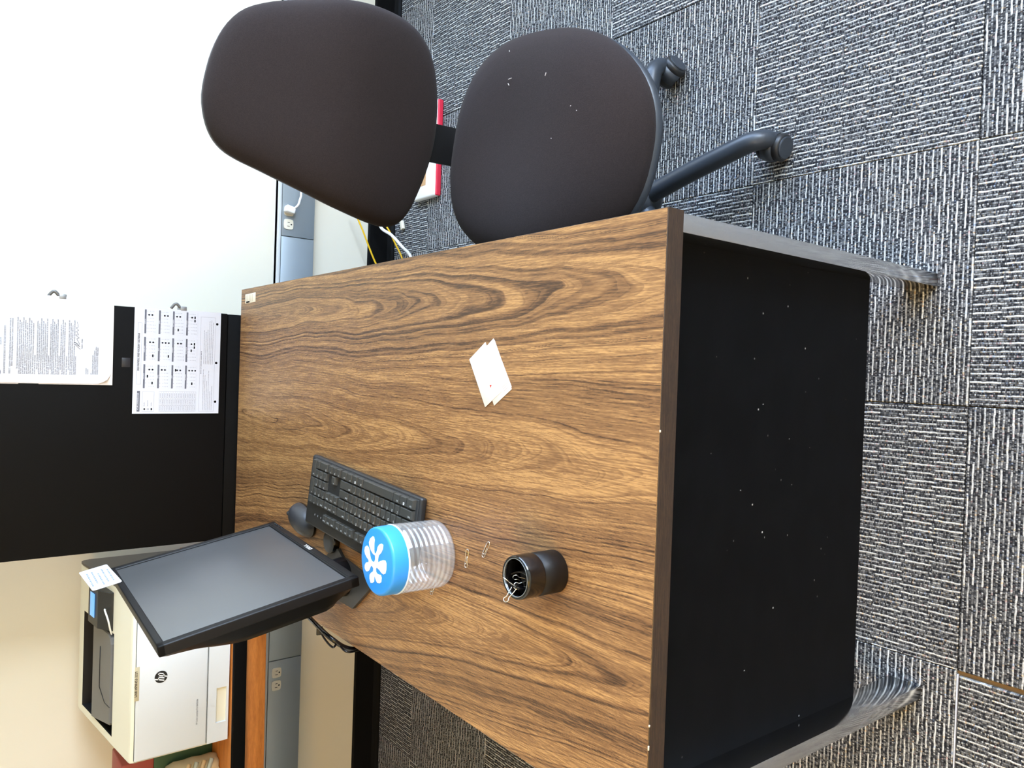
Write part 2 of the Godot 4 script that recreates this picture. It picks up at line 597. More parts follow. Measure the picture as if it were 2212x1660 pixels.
# grey metal wiring channel along the back wall, with covers and receptacles
func raceway():
	var o := root("wall_raceway", Vector3(0, 0.327, WALL_Z), "long grey metal wiring channel with outlets along the back wall", "raceway")
	var y0 := 0.328; var y1 := 0.462; var z1 := WALL_Z + 0.03
	var st := new_st()
	box_at(st, Vector3(-2.8, y0, WALL_Z), Vector3(1.9, y1, z1 - 0.006), 0.002)
	put("channel", done(st), M.raceway, o, true)
	st = new_st()
	box_at(st, Vector3(-2.8, y1 - 0.012, WALL_Z), Vector3(1.9, y1, z1 + 0.002), 0.003)
	put("top_lip", done(st), mat(Color(0.76, 0.77, 0.76), 0.5), o, true)
	var xs := [-2.8, -1.96, -1.24, -0.5, 0.243, 0.98, 1.9]
	for k in xs.size() - 1:
		st = new_st()
		box_at(st, Vector3(xs[k] + 0.0012, y0 + 0.002, z1 - 0.006), Vector3(xs[k + 1] - 0.0012, y1 - 0.0135, z1), 0.0015)
		put("cover", done(st), M.raceway, o, true)
	for spot in [[0.285, 0.425], [0.331, 0.425], [-1.283, 0.42], [-1.328, 0.42]]:
		outlet(o, spot[0], spot[1], z1)


func outlet(o: Node3D, x: float, y: float, z: float):
	var st := new_st()
	var face := ring_outline([Vector2(-0.0165, -0.012), Vector2(-0.008, -0.0165), Vector2(0.008, -0.0165), Vector2(0.0165, -0.012), Vector2(0.0165, 0.012), Vector2(0.008, 0.0165), Vector2(-0.008, 0.0165), Vector2(-0.0165, 0.012)], 3)
	prism(st, Transform3D(Basis(), Vector3(x, y, z)), face, -0.002, 0.003)
	var e := put("receptacle", done(st), M.ivory, o, true)
	st = new_st()
	box_at(st, Vector3(x - 0.0075, y - 0.004, z + 0.0025), Vector3(x - 0.0055, y + 0.005, z + 0.0034), 0.0003)
	box_at(st, Vector3(x + 0.0055, y - 0.004, z + 0.0025), Vector3(x + 0.0075, y + 0.004, z + 0.0034), 0.0003)
	var hole := PackedVector2Array()
	for k in 10: hole.append(Vector2(cos(TAU * k / 10), sin(TAU * k / 10)) * 0.0028)
	prism(st, Transform3D(Basis(), Vector3(x, y - 0.0095, z)), hole, 0.0025, 0.0034)
	var sl := put("slots", done(st), M.dark_slot, e, false)
	sl.position = Vector3.ZERO


func carpet():
	var st := new_st(); box_at(st, Vector3(WALL_L - 0.1, -0.12, WALL_Z - 0.1), Vector3(WALL_R + 0.1, -0.0065, WALL_F + 0.1), 0.0005)
	var f := put("floor", done(st), mat(Color(0.52, 0.42, 0.29), 0.9))
	structure(f)
	var px := 0.460; var pz := 0.4535
	var x0 := -0.697; var z0 := 0.055
	var cache := {}
	for i in range(-5, 7):
		for j in range(-6, 7):
			var xa := x0 + i * px; var za := z0 + (j - 1) * pz
			var xl := maxf(xa, WALL_L); var xh := minf(xa + px, WALL_R)
			var zl := maxf(za, WALL_Z); var zh := minf(za + pz, WALL_F)
			if xh - xl < 0.02 or zh - zl < 0.02: continue
			var along_z := posmod(i + j, 2) == 0     # which way the rows of loops run
			var flip := posmod(i * 7 + j * 13 + i * j, 2) == 1
			var g := 0.0006
			var lo := Vector2(xl - xa + g, zl - za + g); var hi := Vector2(xh - xa - g, zh - za - g)
			var key := "%s %s %s %s" % [lo, hi, along_z, flip]
			if not cache.has(key):
				cache[key] = tile_mesh(lo, hi, px, pz, along_z, flip)
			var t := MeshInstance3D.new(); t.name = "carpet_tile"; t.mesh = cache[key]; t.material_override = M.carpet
			t.position = Vector3(xa, 0, za)
			if i == -1 and j == 1:      # this one has come loose: turned a little, one side standing proud
				t.rotation = Vector3(0, deg_to_rad(-0.55), 0); t.position += Vector3(-0.0072, 0.0012, 0.0)
			f.add_child(t, true)
	# pale backing of the loose tile's near edge and side
	st = new_st()
	box_at(st, Vector3(x0 - px - 0.004, -0.006, z0 + 0.0005), Vector3(x0 - 0.006, 0.0012, z0 + 0.0022), 0.0004)
	put("tile_backing", done(st), M.paper, f, true)


func tile_mesh(lo: Vector2, hi: Vector2, px: float, pz: float, along_z: bool, flip: bool) -> ArrayMesh:
	var st := new_st(); flat(st)
	var b := 0.0015; var dn := -0.0065
	var U := func(q: Vector3) -> Vector2:
		var u := Vector2(q.x / px, q.z / pz)
		if along_z: u = Vector2(u.y, u.x)
		if flip: u = Vector2(1, 1) - u
		return u
	var top := [Vector3(lo.x + b, 0, hi.y - b), Vector3(hi.x - b, 0, hi.y - b), Vector3(hi.x - b, 0, lo.y + b), Vector3(lo.x + b, 0, lo.y + b)]
	var rim := [Vector3(lo.x, -0.0015, hi.y), Vector3(hi.x, -0.0015, hi.y), Vector3(hi.x, -0.0015, lo.y), Vector3(lo.x, -0.0015, lo.y)]
	var uvs := []
	for q in top: uvs.append(U.call(q))
	quad_uv(st, top, uvs)
	for k in 4:
		var k2 := (k + 1) % 4
		quad_uv(st, [rim[k], rim[k2], top[k2], top[k]], [U.call(rim[k]), U.call(rim[k2]), U.call(top[k2]), U.call(top[k])])
		var a: Vector3 = rim[k]; var c: Vector3 = rim[k2]
		quad_uv(st, [Vector3(a.x, dn, a.z), Vector3(c.x, dn, c.z), c, a], [U.call(a), U.call(c), U.call(c), U.call(a)])
	st.generate_normals(); st.generate_tangents()
	return st.commit()


# ==================================================================== the desk
func desk():
	var o := root("desk", Vector3(-DESK_W / 2, 0, -DESK_L / 2), "large walnut laminate office desk with a black end panel and bright metal legs", "desk")
	var th := 0.0295; var y0 := DESK_H - th
	var st := new_st(); flat(st)
	var e := 0.0008
	var A := Vector3(-DESK_W + e, DESK_H, -e); var B := Vector3(-e, DESK_H, -e); var C := Vector3(-e, DESK_H, -DESK_L + e); var D := Vector3(-DESK_W + e, DESK_H, -DESK_L + e)
	quad_uv(st, [A, B, C, D], [Vector2(0, 1), Vector2(1, 1), Vector2(1, 0), Vector2(0, 0)])
	var dn := Vector3(0, -th, 0)
	quad_uv(st, [D + dn, C + dn, B + dn, A + dn], [Vector2(0, 0), Vector2(1, 0), Vector2(1, 1), Vector2(0, 1)])
	for q in [[A, B], [B, C], [C, D], [D, A]]:
		quad_uv(st, [q[0] + dn, q[1] + dn, q[1], q[0]], [Vector2(0, 0), Vector2(1, 0), Vector2(1, 0.02), Vector2(0, 0.02)])
	st.generate_normals(); st.generate_tangents()
	var top := put("tabletop", st, M.wood, o, true)
	# dark edge band round the slab, its upper arris catching light
	st = new_st(); flat(st)
	var cs := [Vector3(-DESK_W, 0, 0), Vector3(0, 0, 0), Vector3(0, 0, -DESK_L), Vector3(-DESK_W, 0, -DESK_L)]
	for k in 4:
		var a: Vector3 = cs[k]; var b: Vector3 = cs[(k + 1) % 4]
		var inw := Vector3(0, 1, 0).cross((b - a).normalized())
		var ua := 0.0 if k % 2 == 0 else 0.2
		var ub := ua + a.distance_to(b)
		var yt := Vector3(0, DESK_H, 0); var yb := Vector3(0, y0, 0); var ym := Vector3(0, DESK_H - 0.0014, 0)
		quad_uv(st, [a + yb, b + yb, b + ym, a + ym], [Vector2(ua, 1), Vector2(ub, 1), Vector2(ub, 0.05), Vector2(ua, 0.05)])
		quad_uv(st, [a + ym, b + ym, b + yt + inw * 0.0014, a + yt + inw * 0.0014], [Vector2(ua, 0.05), Vector2(ub, 0.05), Vector2(ub, 0), Vector2(ua, 0)])
		quad_uv(st, [a + yb + inw * 0.0014, b + yb + inw * 0.0014, b + yb, a + yb], [Vector2(ua, 1), Vector2(ub, 1), Vector2(ub, 0.9), Vector2(ua, 0.9)])
	st.generate_normals(); st.generate_tangents()
	put("edge_band", st, M.wood_edge, top, true)
	st = new_st()      # small chips in the front arris
	for q in [[-0.655, 0.006], [-0.628, 0.003], [-0.700, 0.004], [-0.715, 0.003], [-0.27, 0.003]]:
		rbox(st, Transform3D(Basis(), Vector3(q[0], DESK_H - 0.0012, -0.0008)), Vector3(q[1], 0.0022, 0.0022), 0.0006)
	put("edge_chips", done(st), mat(Color(0.85, 0.80, 0.72), 0.9), top, true).set_meta("kind", "stuff")
	# end panel, set back between the legs, scuffed black
	var sc := Image.create(512, 384, false, Image.FORMAT_RGB8); sc.fill(Color(0.025, 0.027, 0.032))
	var nz := noise(61, 0.012, 3)
	for y in 384:
		for x in 512:
			var v := 1.0 + 0.35 * nz.get_noise_2d(x, y * 2.0)
			sc.set_pixel(x, y, Color(0.025 * v, 0.027 * v, 0.032 * v))
	var rg := RandomNumberGenerator.new(); rg.seed = 12
	for k in 46:
		var sx := int(clampf(rg.randfn(300, 120), 4, 506)); var sy := int(clampf(rg.randfn(200, 90), 4, 380))
		var g := rg.randf_range(0.25, 0.75)
		sc.fill_rect(Rect2i(sx, sy, 1 + rg.randi() % 2, 1 + rg.randi() % 2), Color(g, g, g))
	var mp := mat(Color(1, 1, 1), 0.55, 0.0, 0.22); mp.albedo_texture = ImageTexture.create_from_image(sc)
	st = new_st(); flat(st)
	var xl := -DESK_W + 0.0256; var xr := -0.0256; var zf := -0.05; var ym2 := 0.149
	quad_uv(st, [Vector3(xl, ym2, zf), Vector3(xr, ym2, zf), Vector3(xr, y0, zf), Vector3(xl, y0, zf)], [Vector2(0, 1), Vector2(1, 1), Vector2(1, 0), Vector2(0, 0)])
	quad_uv(st, [Vector3(xr, ym2, zf - 0.018), Vector3(xl, ym2, zf - 0.018), Vector3(xl, y0, zf - 0.018), Vector3(xr, y0, zf - 0.018)], [Vector2(0, 1), Vector2(1, 1), Vector2(1, 0), Vector2(0, 0)])
	quad_uv(st, [Vector3(xl, ym2, zf - 0.018), Vector3(xr, ym2, zf - 0.018), Vector3(xr, ym2, zf), Vector3(xl, ym2, zf)], [Vector2(0, 1), Vector2(1, 1), Vector2(1, 0.98), Vector2(0, 0.98)])
	st.generate_normals(); st.generate_tangents()
	put("end_panel", st, mp, o, true)
	# legs: bright polished metal bars
	for zz in [0, 1]:
		for sx in [0, 1]:
			var xa := -0.0256 if sx else -DESK_W + 0.002
			var xb := -0.002 if sx else -DESK_W + 0.0256
			var za := -0.062 if zz == 0 else -DESK_L + 0.003
			var zb := -0.003 if zz == 0 else -DESK_L + 0.062
			st = new_st(); box_at(st, Vector3(xa, 0.001, za), Vector3(xb, y0, zb), 0.001)
			put("leg", done(st), M.chrome, o, true).set_meta("label", "bright polished metal leg")
	st = new_st(); box_at(st, Vector3(-DESK_W + 0.028, 0.19, -DESK_L + 0.068), Vector3(-DESK_W + 0.046, y0, -0.07), 0.001)
	put("modesty_panel", done(st), M.black_rubber, o, true)
	# long side rails under the top
	st = new_st()
	for xx in [-0.09, -DESK_W + 0.06]:
		box_at(st, Vector3(xx, y0 - 0.05, -DESK_L + 0.07), Vector3(xx + 0.03, y0, -0.068), 0.002)
	put("rail", done(st), M.black_rubber, o, true)


# ==================================================================== the chair
func chair():
	var hub := Vector3(0.212, 0, -0.638)
	var o := root("office_chair", hub, "dark brown upholstered swivel chair on a black five-star base beside the desk", "chair")
	# backrest
	var ctrl := []
	for q in [[-0.045, 0.494], [0.007, 0.489], [0.053, 0.478], [0.095, 0.459], [0.126, 0.431], [0.146, 0.389], [0.160, 0.336], [0.174, 0.282], [0.185, 0.224], [0.191, 0.164], [0.190, 0.112], [0.178, 0.072], [0.153, 0.041], [0.115, 0.019], [0.059, 0.004], [0.0, -0.002], [-0.055, 0.0], [-0.11, 0.011], [-0.160, 0.027], [-0.198, 0.043], [-0.226, 0.064], [-0.240, 0.09], [-0.243, 0.12], [-0.236, 0.17], [-0.220, 0.24], [-0.204, 0.291], [-0.187, 0.341], [-0.170, 0.388], [-0.157, 0.425], [-0.142, 0.453], [-0.120, 0.473], [-0.088, 0.487]]:
		ctrl.append(Vector2(q[0], q[1]))
	ctrl.reverse()
	var f := Vector3(-0.1727, 0.10453, 0.97941); var rt := Vector3(0.98481, 0, 0.17365)
	var bx := Transform3D(Basis(rt, f.cross(rt), f), Vector3(0.346, 0.522, -0.86))
	var lumbar := func(q: Vector2) -> float: return 0.088 * exp(-pow((q.y - 0.26) / 0.165, 2.0)) - 0.024
	var st := new_st()
	var ol := ring_outline(ctrl, 3)
	var prof := [[0.0, 0.040], [0.25, 0.040], [0.5, 0.039], [0.7, 0.036], [0.84, 0.030], [0.92, 0.023], [0.97, 0.013], [0.995, 0.003], [1.0, -0.006], [0.992, -0.012]]
	pillow(st, bx, ol, prof, lumbar)
	put("backrest", done(st), M.fabric, o, true)
	st = new_st()
	pillow(st, bx, ol, [[0.992, -0.012], [1.0, -0.016], [0.995, -0.026], [0.95, -0.036], [0.8, -0.042], [0.0, -0.044]], lumbar)
	put("back_shell", done(st), M.chair_plastic, o, true)
	# seat
	var so := PackedVector2Array()
	for k in 64:
		var t := -TAU * k / 64
		var n := 2.6 if sin(t) > 0 else 2.35
		so.append(Vector2(0.222 * signf(cos(t)) * pow(absf(cos(t)), 2.0 / n), 0.272 * signf(sin(t)) * pow(absf(sin(t)), 2.0 / n)))
	var sy := deg_to_rad(-13.0)
	var fwd := Vector3(sin(sy), 0, cos(sy)); var right := Vector3(cos(sy), 0, -sin(sy))
	# local x = right, local y = towards the back, local z = up
	var sb := Transform3D(Basis(right, -fwd, Vector3.UP), Vector3(0.238, 0.498, -0.562))
	var dish := func(q: Vector2) -> float: return -0.012 * exp(-pow(q.x / 0.10, 2.0) - pow((q.y - 0.05) / 0.14, 2.0)) - 0.042 * pow(clampf((-q.y - 0.07) / 0.20, 0, 1), 2.0)
	st = new_st()
	pillow(st, sb, so, [[0.0, 0.040], [0.25, 0.040], [0.5, 0.0395], [0.68, 0.037], [0.8, 0.032], [0.89, 0.024], [0.955, 0.012], [0.99, -0.002], [1.0, -0.014], [0.985, -0.026]], dish)
	var seat := put("seat", done(st), M.fabric, o, true)
	st = new_st()
	for q in [[0.366, -0.580, 0.011], [0.356, -0.584, 0.006], [0.344, -0.472, 0.006], [0.256, -0.384, 0.002], [0.268, -0.40, 0.002], [0.421, -0.585, 0.003], [0.222, -0.45, 0.002]]:
		rbox(st, Transform3D(Basis(Vector3.UP, q[0] * 90.0), Vector3(q[0], 0.5372, q[1])), Vector3(q[2], 0.0012, 0.0012), 0.0004)
	put("lint", done(st), mat(Color(0.75, 0.72, 0.70), 0.9), seat, true).set_meta("kind", "stuff")
	st = new_st()
	pillow(st, sb, so, [[0.985, -0.026], [1.0, -0.030], [0.995, -0.040], [0.94, -0.050], [0.6, -0.058], [0.0, -0.060]], dish)
	put("seat_pan", done(st), M.chair_plastic, o, true)
	# flat upright bracket between seat and backrest
	var mid := Vector3(0.318, 0.475, -0.905)
	st = new_st()
	var bp := bezier([Vector3(0.270, 0.395, -0.66), Vector3(0.302, 0.392, -0.83), Vector3(0.317, 0.43, -0.895), mid + Vector3(0, 0.05, -0.003), Vector3(0.326, 0.64, -0.925), Vector3(0.328, 0.74, -0.935)], 6)
	var wv := rt * 0.043
	var nn := []
	for k in bp.size():
		var d: Vector3 = (bp[mini(k + 1, bp.size() - 1)] - bp[maxi(k - 1, 0)]).normalized()
		nn.append(d.cross(rt).normalized() * 0.005)
	for k in bp.size() - 1:
		var a: Vector3 = bp[k]; var b: Vector3 = bp[k + 1]; var m: Vector3 = nn[k]; var n: Vector3 = nn[k + 1]
		st.set_smooth_group(1); quad(st, a - wv + m, a + wv + m, b + wv + n, b - wv + n)
		st.set_smooth_group(2); quad(st, a + wv - m, a - wv - m, b - wv - n, b + wv - n)
		st.set_smooth_group(3); quad(st, a + wv + m, a + wv - m, b + wv - n, b + wv + n)
		st.set_smooth_group(4); quad(st, a - wv - m, a - wv + m, b - wv + n, b - wv - n)
	put("back_bracket", done(st), mat(Color(0.055, 0.058, 0.065), 0.45), o, true)
	# mechanism, column, hub
	st = new_st(); box_at(st, hub + Vector3(-0.09, 0.388, -0.08), hub + Vector3(0.11, 0.442, 0.11), 0.012, 2)
	put("tilt_mechanism", done(st), M.black_plastic, o, true)
	st = new_st(); smooth(st)
	lathe(st, Transform3D(Basis(), hub), [Vector2(0, 0.06), Vector2(0.036, 0.06), Vector2(0.044, 0.075), Vector2(0.044, 0.118), Vector2(0.036, 0.128), Vector2(0.031, 0.135), Vector2(0.031, 0.21), Vector2(0.026, 0.215), Vector2(0.026, 0.395), Vector2(0, 0.395)], 28)
	put("column", done(st), M.chair_plastic, o, true)
	var angs := [2.0, 75.0, 147.0, 219.0, 291.0]
	for a in angs:
		var t := deg_to_rad(a)
		var dir := Vector3(cos(t), 0, sin(t))
		var R := 0.318 if a < 100 else 0.312
		st = new_st()
		var pts := bezier([hub + dir * 0.030 + Vector3(0, 0.098, 0), hub + dir * 0.14 + Vector3(0, 0.097, 0), hub + dir * (R - 0.05) + Vector3(0, 0.086, 0), hub + dir * (R - 0.013) + Vector3(0, 0.078, 0), hub + dir * (R + 0.002) + Vector3(0, 0.060, 0), hub + dir * (R + 0.003) + Vector3(0, 0.052, 0)], 5)
		var rad := []
		for k in pts.size(): rad.append(lerpf(0.0225, 0.0195, float(k) / pts.size()))
		tube(st, pts, rad, 16)
		put("base_leg", done(st), M.chair_plastic, o, true)
		caster(o, hub + dir * (R + 0.004), a)


func caster(o: Node3D, at: Vector3, a: float):
	var turn := deg_to_rad(-60.0 if a < 10 else (-107.0 if a < 100 else -a + 20.0))
	var c := Node3D.new(); c.name = "caster"; o.add_child(c, true)
	c.position = at - o.position; c.rotation.y = turn; c.scale = Vector3(1.12, 1.12, 1.12)
	for s in [-1.0, 1.0]:
		var st := new_st(); smooth(st)
		lathe(st, Transform3D(Basis(Vector3(0, 1, 0), Vector3(1, 0, 0), Vector3(0, 0, -1)), Vector3(s * 0.0155, 0.0255, 0.008)), [Vector2(0, -0.0095), Vector2(0.022, -0.0095), Vector2(0.0255, -0.006), Vector2(0.0255, 0.006), Vector2(0.022, 0.0095), Vector2(0, 0.0095)], 28)
		put("wheel", done(st), M.black_plastic, c)
		st = new_st(); flat(st)
		lathe(st, Transform3D(Basis(Vector3(0, s, 0), Vector3(s, 0, 0), Vector3(0, 0, -1)), Vector3(s * 0.025, 0.0255, 0.008)), [Vector2(0.0205, 0.0), Vector2(0.0205, 0.002), Vector2(0.019, 0.003), Vector2(0, 0.0032)], 28)
		put("wheel_cap", done(st), M.chair_plastic, c)
	var st2 := new_st()
	# hood over the wheels
	smooth(st2)
	var hood := []
	for k in 13:
		var t := deg_to_rad(-10.0 + 170.0 * k / 12)
		hood.append(Vector3(0, 0.0255 + 0.0275 * sin(t), 0.008 + 0.0275 * cos(t)))
	for k in 12:
		var p0: Vector3 = hood[k]; var p1: Vector3 = hood[k + 1]
		var w := Vector3(0.0125, 0, 0)
		quad(st2, p0 + w, p1 + w, p1 - w, p0 - w)
		var c0 := (p0 - Vector3(0, 0.0255, 0.008)) * 0.86 + Vector3(0, 0.0255, 0.008); var c1 := (p1 - Vector3(0, 0.0255, 0.008)) * 0.86 + Vector3(0, 0.0255, 0.008)
		quad(st2, c0 - w, c1 - w, c1 + w, c0 + w)
		quad(st2, p0 - w, p1 - w, c1 - w, c0 - w); quad(st2, p1 + w, p0 + w, c0 + w, c1 + w)
	tube(st2, [Vector3(0, 0.062, 0), Vector3(0, 0.030, 0)], 0.012, 12)
	put("hood", done(st2), M.chair_plastic, c)


# ==================================================================== black partition with papers
func partition():
	var xl := -0.697; var xr := -0.068; var zf := -1.551
	var o := root("partition_panel", Vector3((xl + xr) / 2, 0, zf - 0.02), "tall matt black panel standing behind the far end of the desk", "partition")
	var face := mat(Color(0.040, 0.034, 0.030), 0.6, 0.0, 0.25)
	var st := new_st(); box_at(st, Vector3(xl, 0.757, zf - 0.03), Vector3(xr, 1.75, zf), 0.002)
	put("upper_panel", done(st), face, o, true)
	st = new_st(); box_at(st, Vector3(xl + 0.001, 0.0, zf - 0.032), Vector3(xr - 0.001, 0.755, zf - 0.004), 0.002)
	put("lower_panel", done(st), M.black_rubber, o, true)
	st = new_st()
	for xx in [xl + 0.02, xr - 0.07]: box_at(st, Vector3(xx, 0.0, zf - 0.25), Vector3(xx + 0.05, 0.03, zf - 0.032), 0.004)
	put("foot", done(st), M.black_rubber, o, true)
	var tp := new_st(); box_at(tp, Vector3(-0.012, -0.010, 0), Vector3(0.012, 0.010, 0.0004), 0.0001)
	single("tape_piece", done(tp), mat(Color(0.14, 0.14, 0.155), 0.3), Transform3D(Basis(), Vector3(-0.212, 1.011, zf)), "small dark grey piece of tape on the black panel above the calendar", "tape")
	# ---- memo, several sheets
	var pz := zf + 0.0012
	var memo := root("memo_letter", Vector3(-0.161, 1.045, pz), "printed memorandum of several sheets with a signature, clipped to the black panel", "document")
	var back := mat(Color(0.90, 0.86, 0.83), 0.9)
	for k in 3:
		st = new_st()
		sheet(st, -0.107, 0.0, 0.106, 0.279, 0.0009 * k + 0.0003, 0.0 if k < 2 else 0.020, 0.0015 * (2 - k))
		put("page", done(st), M.paper if k == 2 else back, memo)
	st = new_st(); flat(st)
	var z := 0.0009 * 2 + 0.0006
	var T := func(x: float, y: float) -> Transform3D: return Transform3D(Basis(), Vector3(x, y, z))
	wavy = true
	var yof := func(px: float) -> float: return 0.2405 - px / 6.915 * 0.00098
	write(st, T.call(-0.086, yof.call(108.0)), "MEMORANDUM FOR SECRETARIES OF THE MILITARY DEPARTMENTS", 0.0048, "Droid Serif", 0, false, 0.114)
	write(st, T.call(-0.086, yof.call(180.0)), "SUBJECT:  Guidance to Military Discharge Review Boards and Boards for Correction of", 0.0044, "Droid Serif", 0, false, 0.132)
	write(st, T.call(-0.068, yof.call(210.0)), "Military / Naval Records Regarding Equity, Injustice, or Clemency Determinations", 0.0044, "Droid Serif", 0, false, 0.114)
	var words := ["The Department has instituted several reforms of the Service Discharge Review Boards", "(DRBs) and Boards for Correction of Military / Naval Records (BCM/NRs) over the past", "few years.  We have required increased training of board members and the evaluation", "of each case on its own evidence and the policies now issued to all of the boards and", "their staff.  It is important that every petition receive full and fair consideration,", "and that relief be granted where the facts and justice call for it."]
	var rows := [[270, 300, 325, 352, 380, 408, 436, 464, 494, 524], [556, 583, 611, 640, 668, 697, 722], [750, 775, 800, 828, 855, 880], [905, 932, 960, 995], [1026, 1052, 1078, 1108, 1132]]
	var wi := 0
	for para in rows:
		for k in para.size():
			var ind := 0.012 if k == 0 else 0.0
			var last: bool = k == para.size() - 1
			write(st, T.call(-0.086 + ind, yof.call(float(para[k]) + 12.0)), words[wi % 6] if not last else words[wi % 6].substr(0, 30), 0.0040, "Droid Serif", 0, false, (0.135 - ind - 0.006 * (wi % 3)) if not last else 0.046)
			wi += 1
	write(st, T.call(-0.020, yof.call(1240.0)), "Robert L. Wilkie", 0.0042, "Droid Serif", 0, false, 0.024)
	write(st, T.call(-0.084, yof.call(1312.0)), "Attachment:", 0.0040, "Droid Serif", 0, false, 0.016)
	write(st, T.call(-0.084, yof.call(1338.0)), "As stated", 0.0040, "Droid Serif", 0, false, 0.013)
	for k in 5:
		write(st, T.call(-0.084, yof.call(1388.0 + 25.0 * k)), ["cc:", "Chairman of the Joint Chiefs of Staff", "General Counsel of the Department of Defense", "Assistant Secretary of Defense for Legislative Affairs", "Assistant to the Secretary for Public Affairs"][k], 0.0040, "Droid Serif", 0, false, [0.004, 0.048, 0.060, 0.070, 0.068][k])
	for k in 3:
		write(st, T.call(-0.018 + 0.006 * k, yof.call(50.0)), ["JUL", "25", "2018"][k], 0.0044, "Droid Sans", 0, false, 0.005)
	wavy = false
	put("print", done(st), M.ink, memo).set_meta("kind", "stuff")
	st = new_st()
	var sg := []
	for q in [[-0.022, 0.071], [-0.010, 0.083], [-0.015, 0.072], [-0.004, 0.085], [-0.010, 0.073], [0.004, 0.079], [0.006, 0.074], [0.013, 0.082], [0.014, 0.076], [0.022, 0.080], [0.025, 0.076], [0.031, 0.081], [0.033, 0.077], [0.046, 0.079]]:
		sg.append(Vector3(q[0], q[1], z + wave(q[0], q[1]) + 0.0004))
	tube(st, bezier(sg, 5), 0.00028, 4)
	put("signature", done(st), M.ink, memo)
	st = new_st(); flat(st)     # round seal at the head of the sheet
	for rr in [[0.0135, 0.0112], [0.0095, 0.0088]]:
		for k in 36:
			var t0 := TAU * k / 36; var t1 := TAU * (k + 1) / 36
			var cc := Vector3(-0.083, 0.2485, z + wave(-0.083, 0.2485))
			quad(st, cc + Vector3(cos(t0), sin(t0), 0) * rr[1], cc + Vector3(cos(t0), sin(t0), 0) * rr[0], cc + Vector3(cos(t1), sin(t1), 0) * rr[0], cc + Vector3(cos(t1), sin(t1), 0) * rr[1])
	put("seal", done(st), M.grey_ink, memo)
	# ---- calendar sheet
	calendar(Vector3(-0.2055, 0.776, zf + 0.001))
	# ---- clips gripping the panel's edge
	for q in [["grey clip gripping the memo at the black panel's edge", 1.168, 0.0105], ["grey clip gripping the calendar at the black panel's edge", 0.886, 0.003]]:
		var c := root("panel_clip", Vector3(xr + q[2], q[1], zf - 0.015), q[0], "clip", "clips on the panel edge")
		st = new_st(); box_at(st, Vector3(-0.004, -0.020, -0.019), Vector3(0.008, -0.004, 0.0172), 0.0015)
		put("jaw", done(st), mat(Color(0.62, 0.63, 0.64), 0.35, 0.6), c)
		st = new_st()
		tube(st, bezier([Vector3(0.004, -0.004, 0.012), Vector3(0.013, 0.004, 0.012), Vector3(0.012, 0.010, 0.010), Vector3(0.001, 0.018, 0.008)], 5), 0.0038, 8)
		put("lever", done(st), mat(Color(0.42, 0.42, 0.42), 0.4, 0.3), c)


func wave(x: float, y: float) -> float:
	return 0.0012 * sin(x * 38.0 + y * 13.0) * smoothstep(0.0, 0.12, y + 0.05) + 0.0009 * sin(y * 52.0 - x * 17.0)


func sheet(st: SurfaceTool, x0: float, y0: float, x1: float, y1: float, z: float, curl: float, shift: float):
	smooth(st)
	var nx := 14; var ny := 18
	var V := func(i: int, j: int) -> Vector3:
		var x := lerpf(x0, x1, float(i) / nx) - shift; var y := lerpf(y0, y1, float(j) / ny) - shift
		var zz := z + wave(x, y)
		if curl > 0.0:
			var d := (x - x0) + (y - y0)
			if d < 0.026:
				zz += (0.026 - d) * 0.35; x += (0.026 - d) * 0.42; y += (0.026 - d) * 0.42
		return Vector3(x, y, zz)
	for j in ny:
		for i in nx:
			quad(st, V.call(i, j), V.call(i + 1, j), V.call(i + 1, j + 1), V.call(i, j + 1))


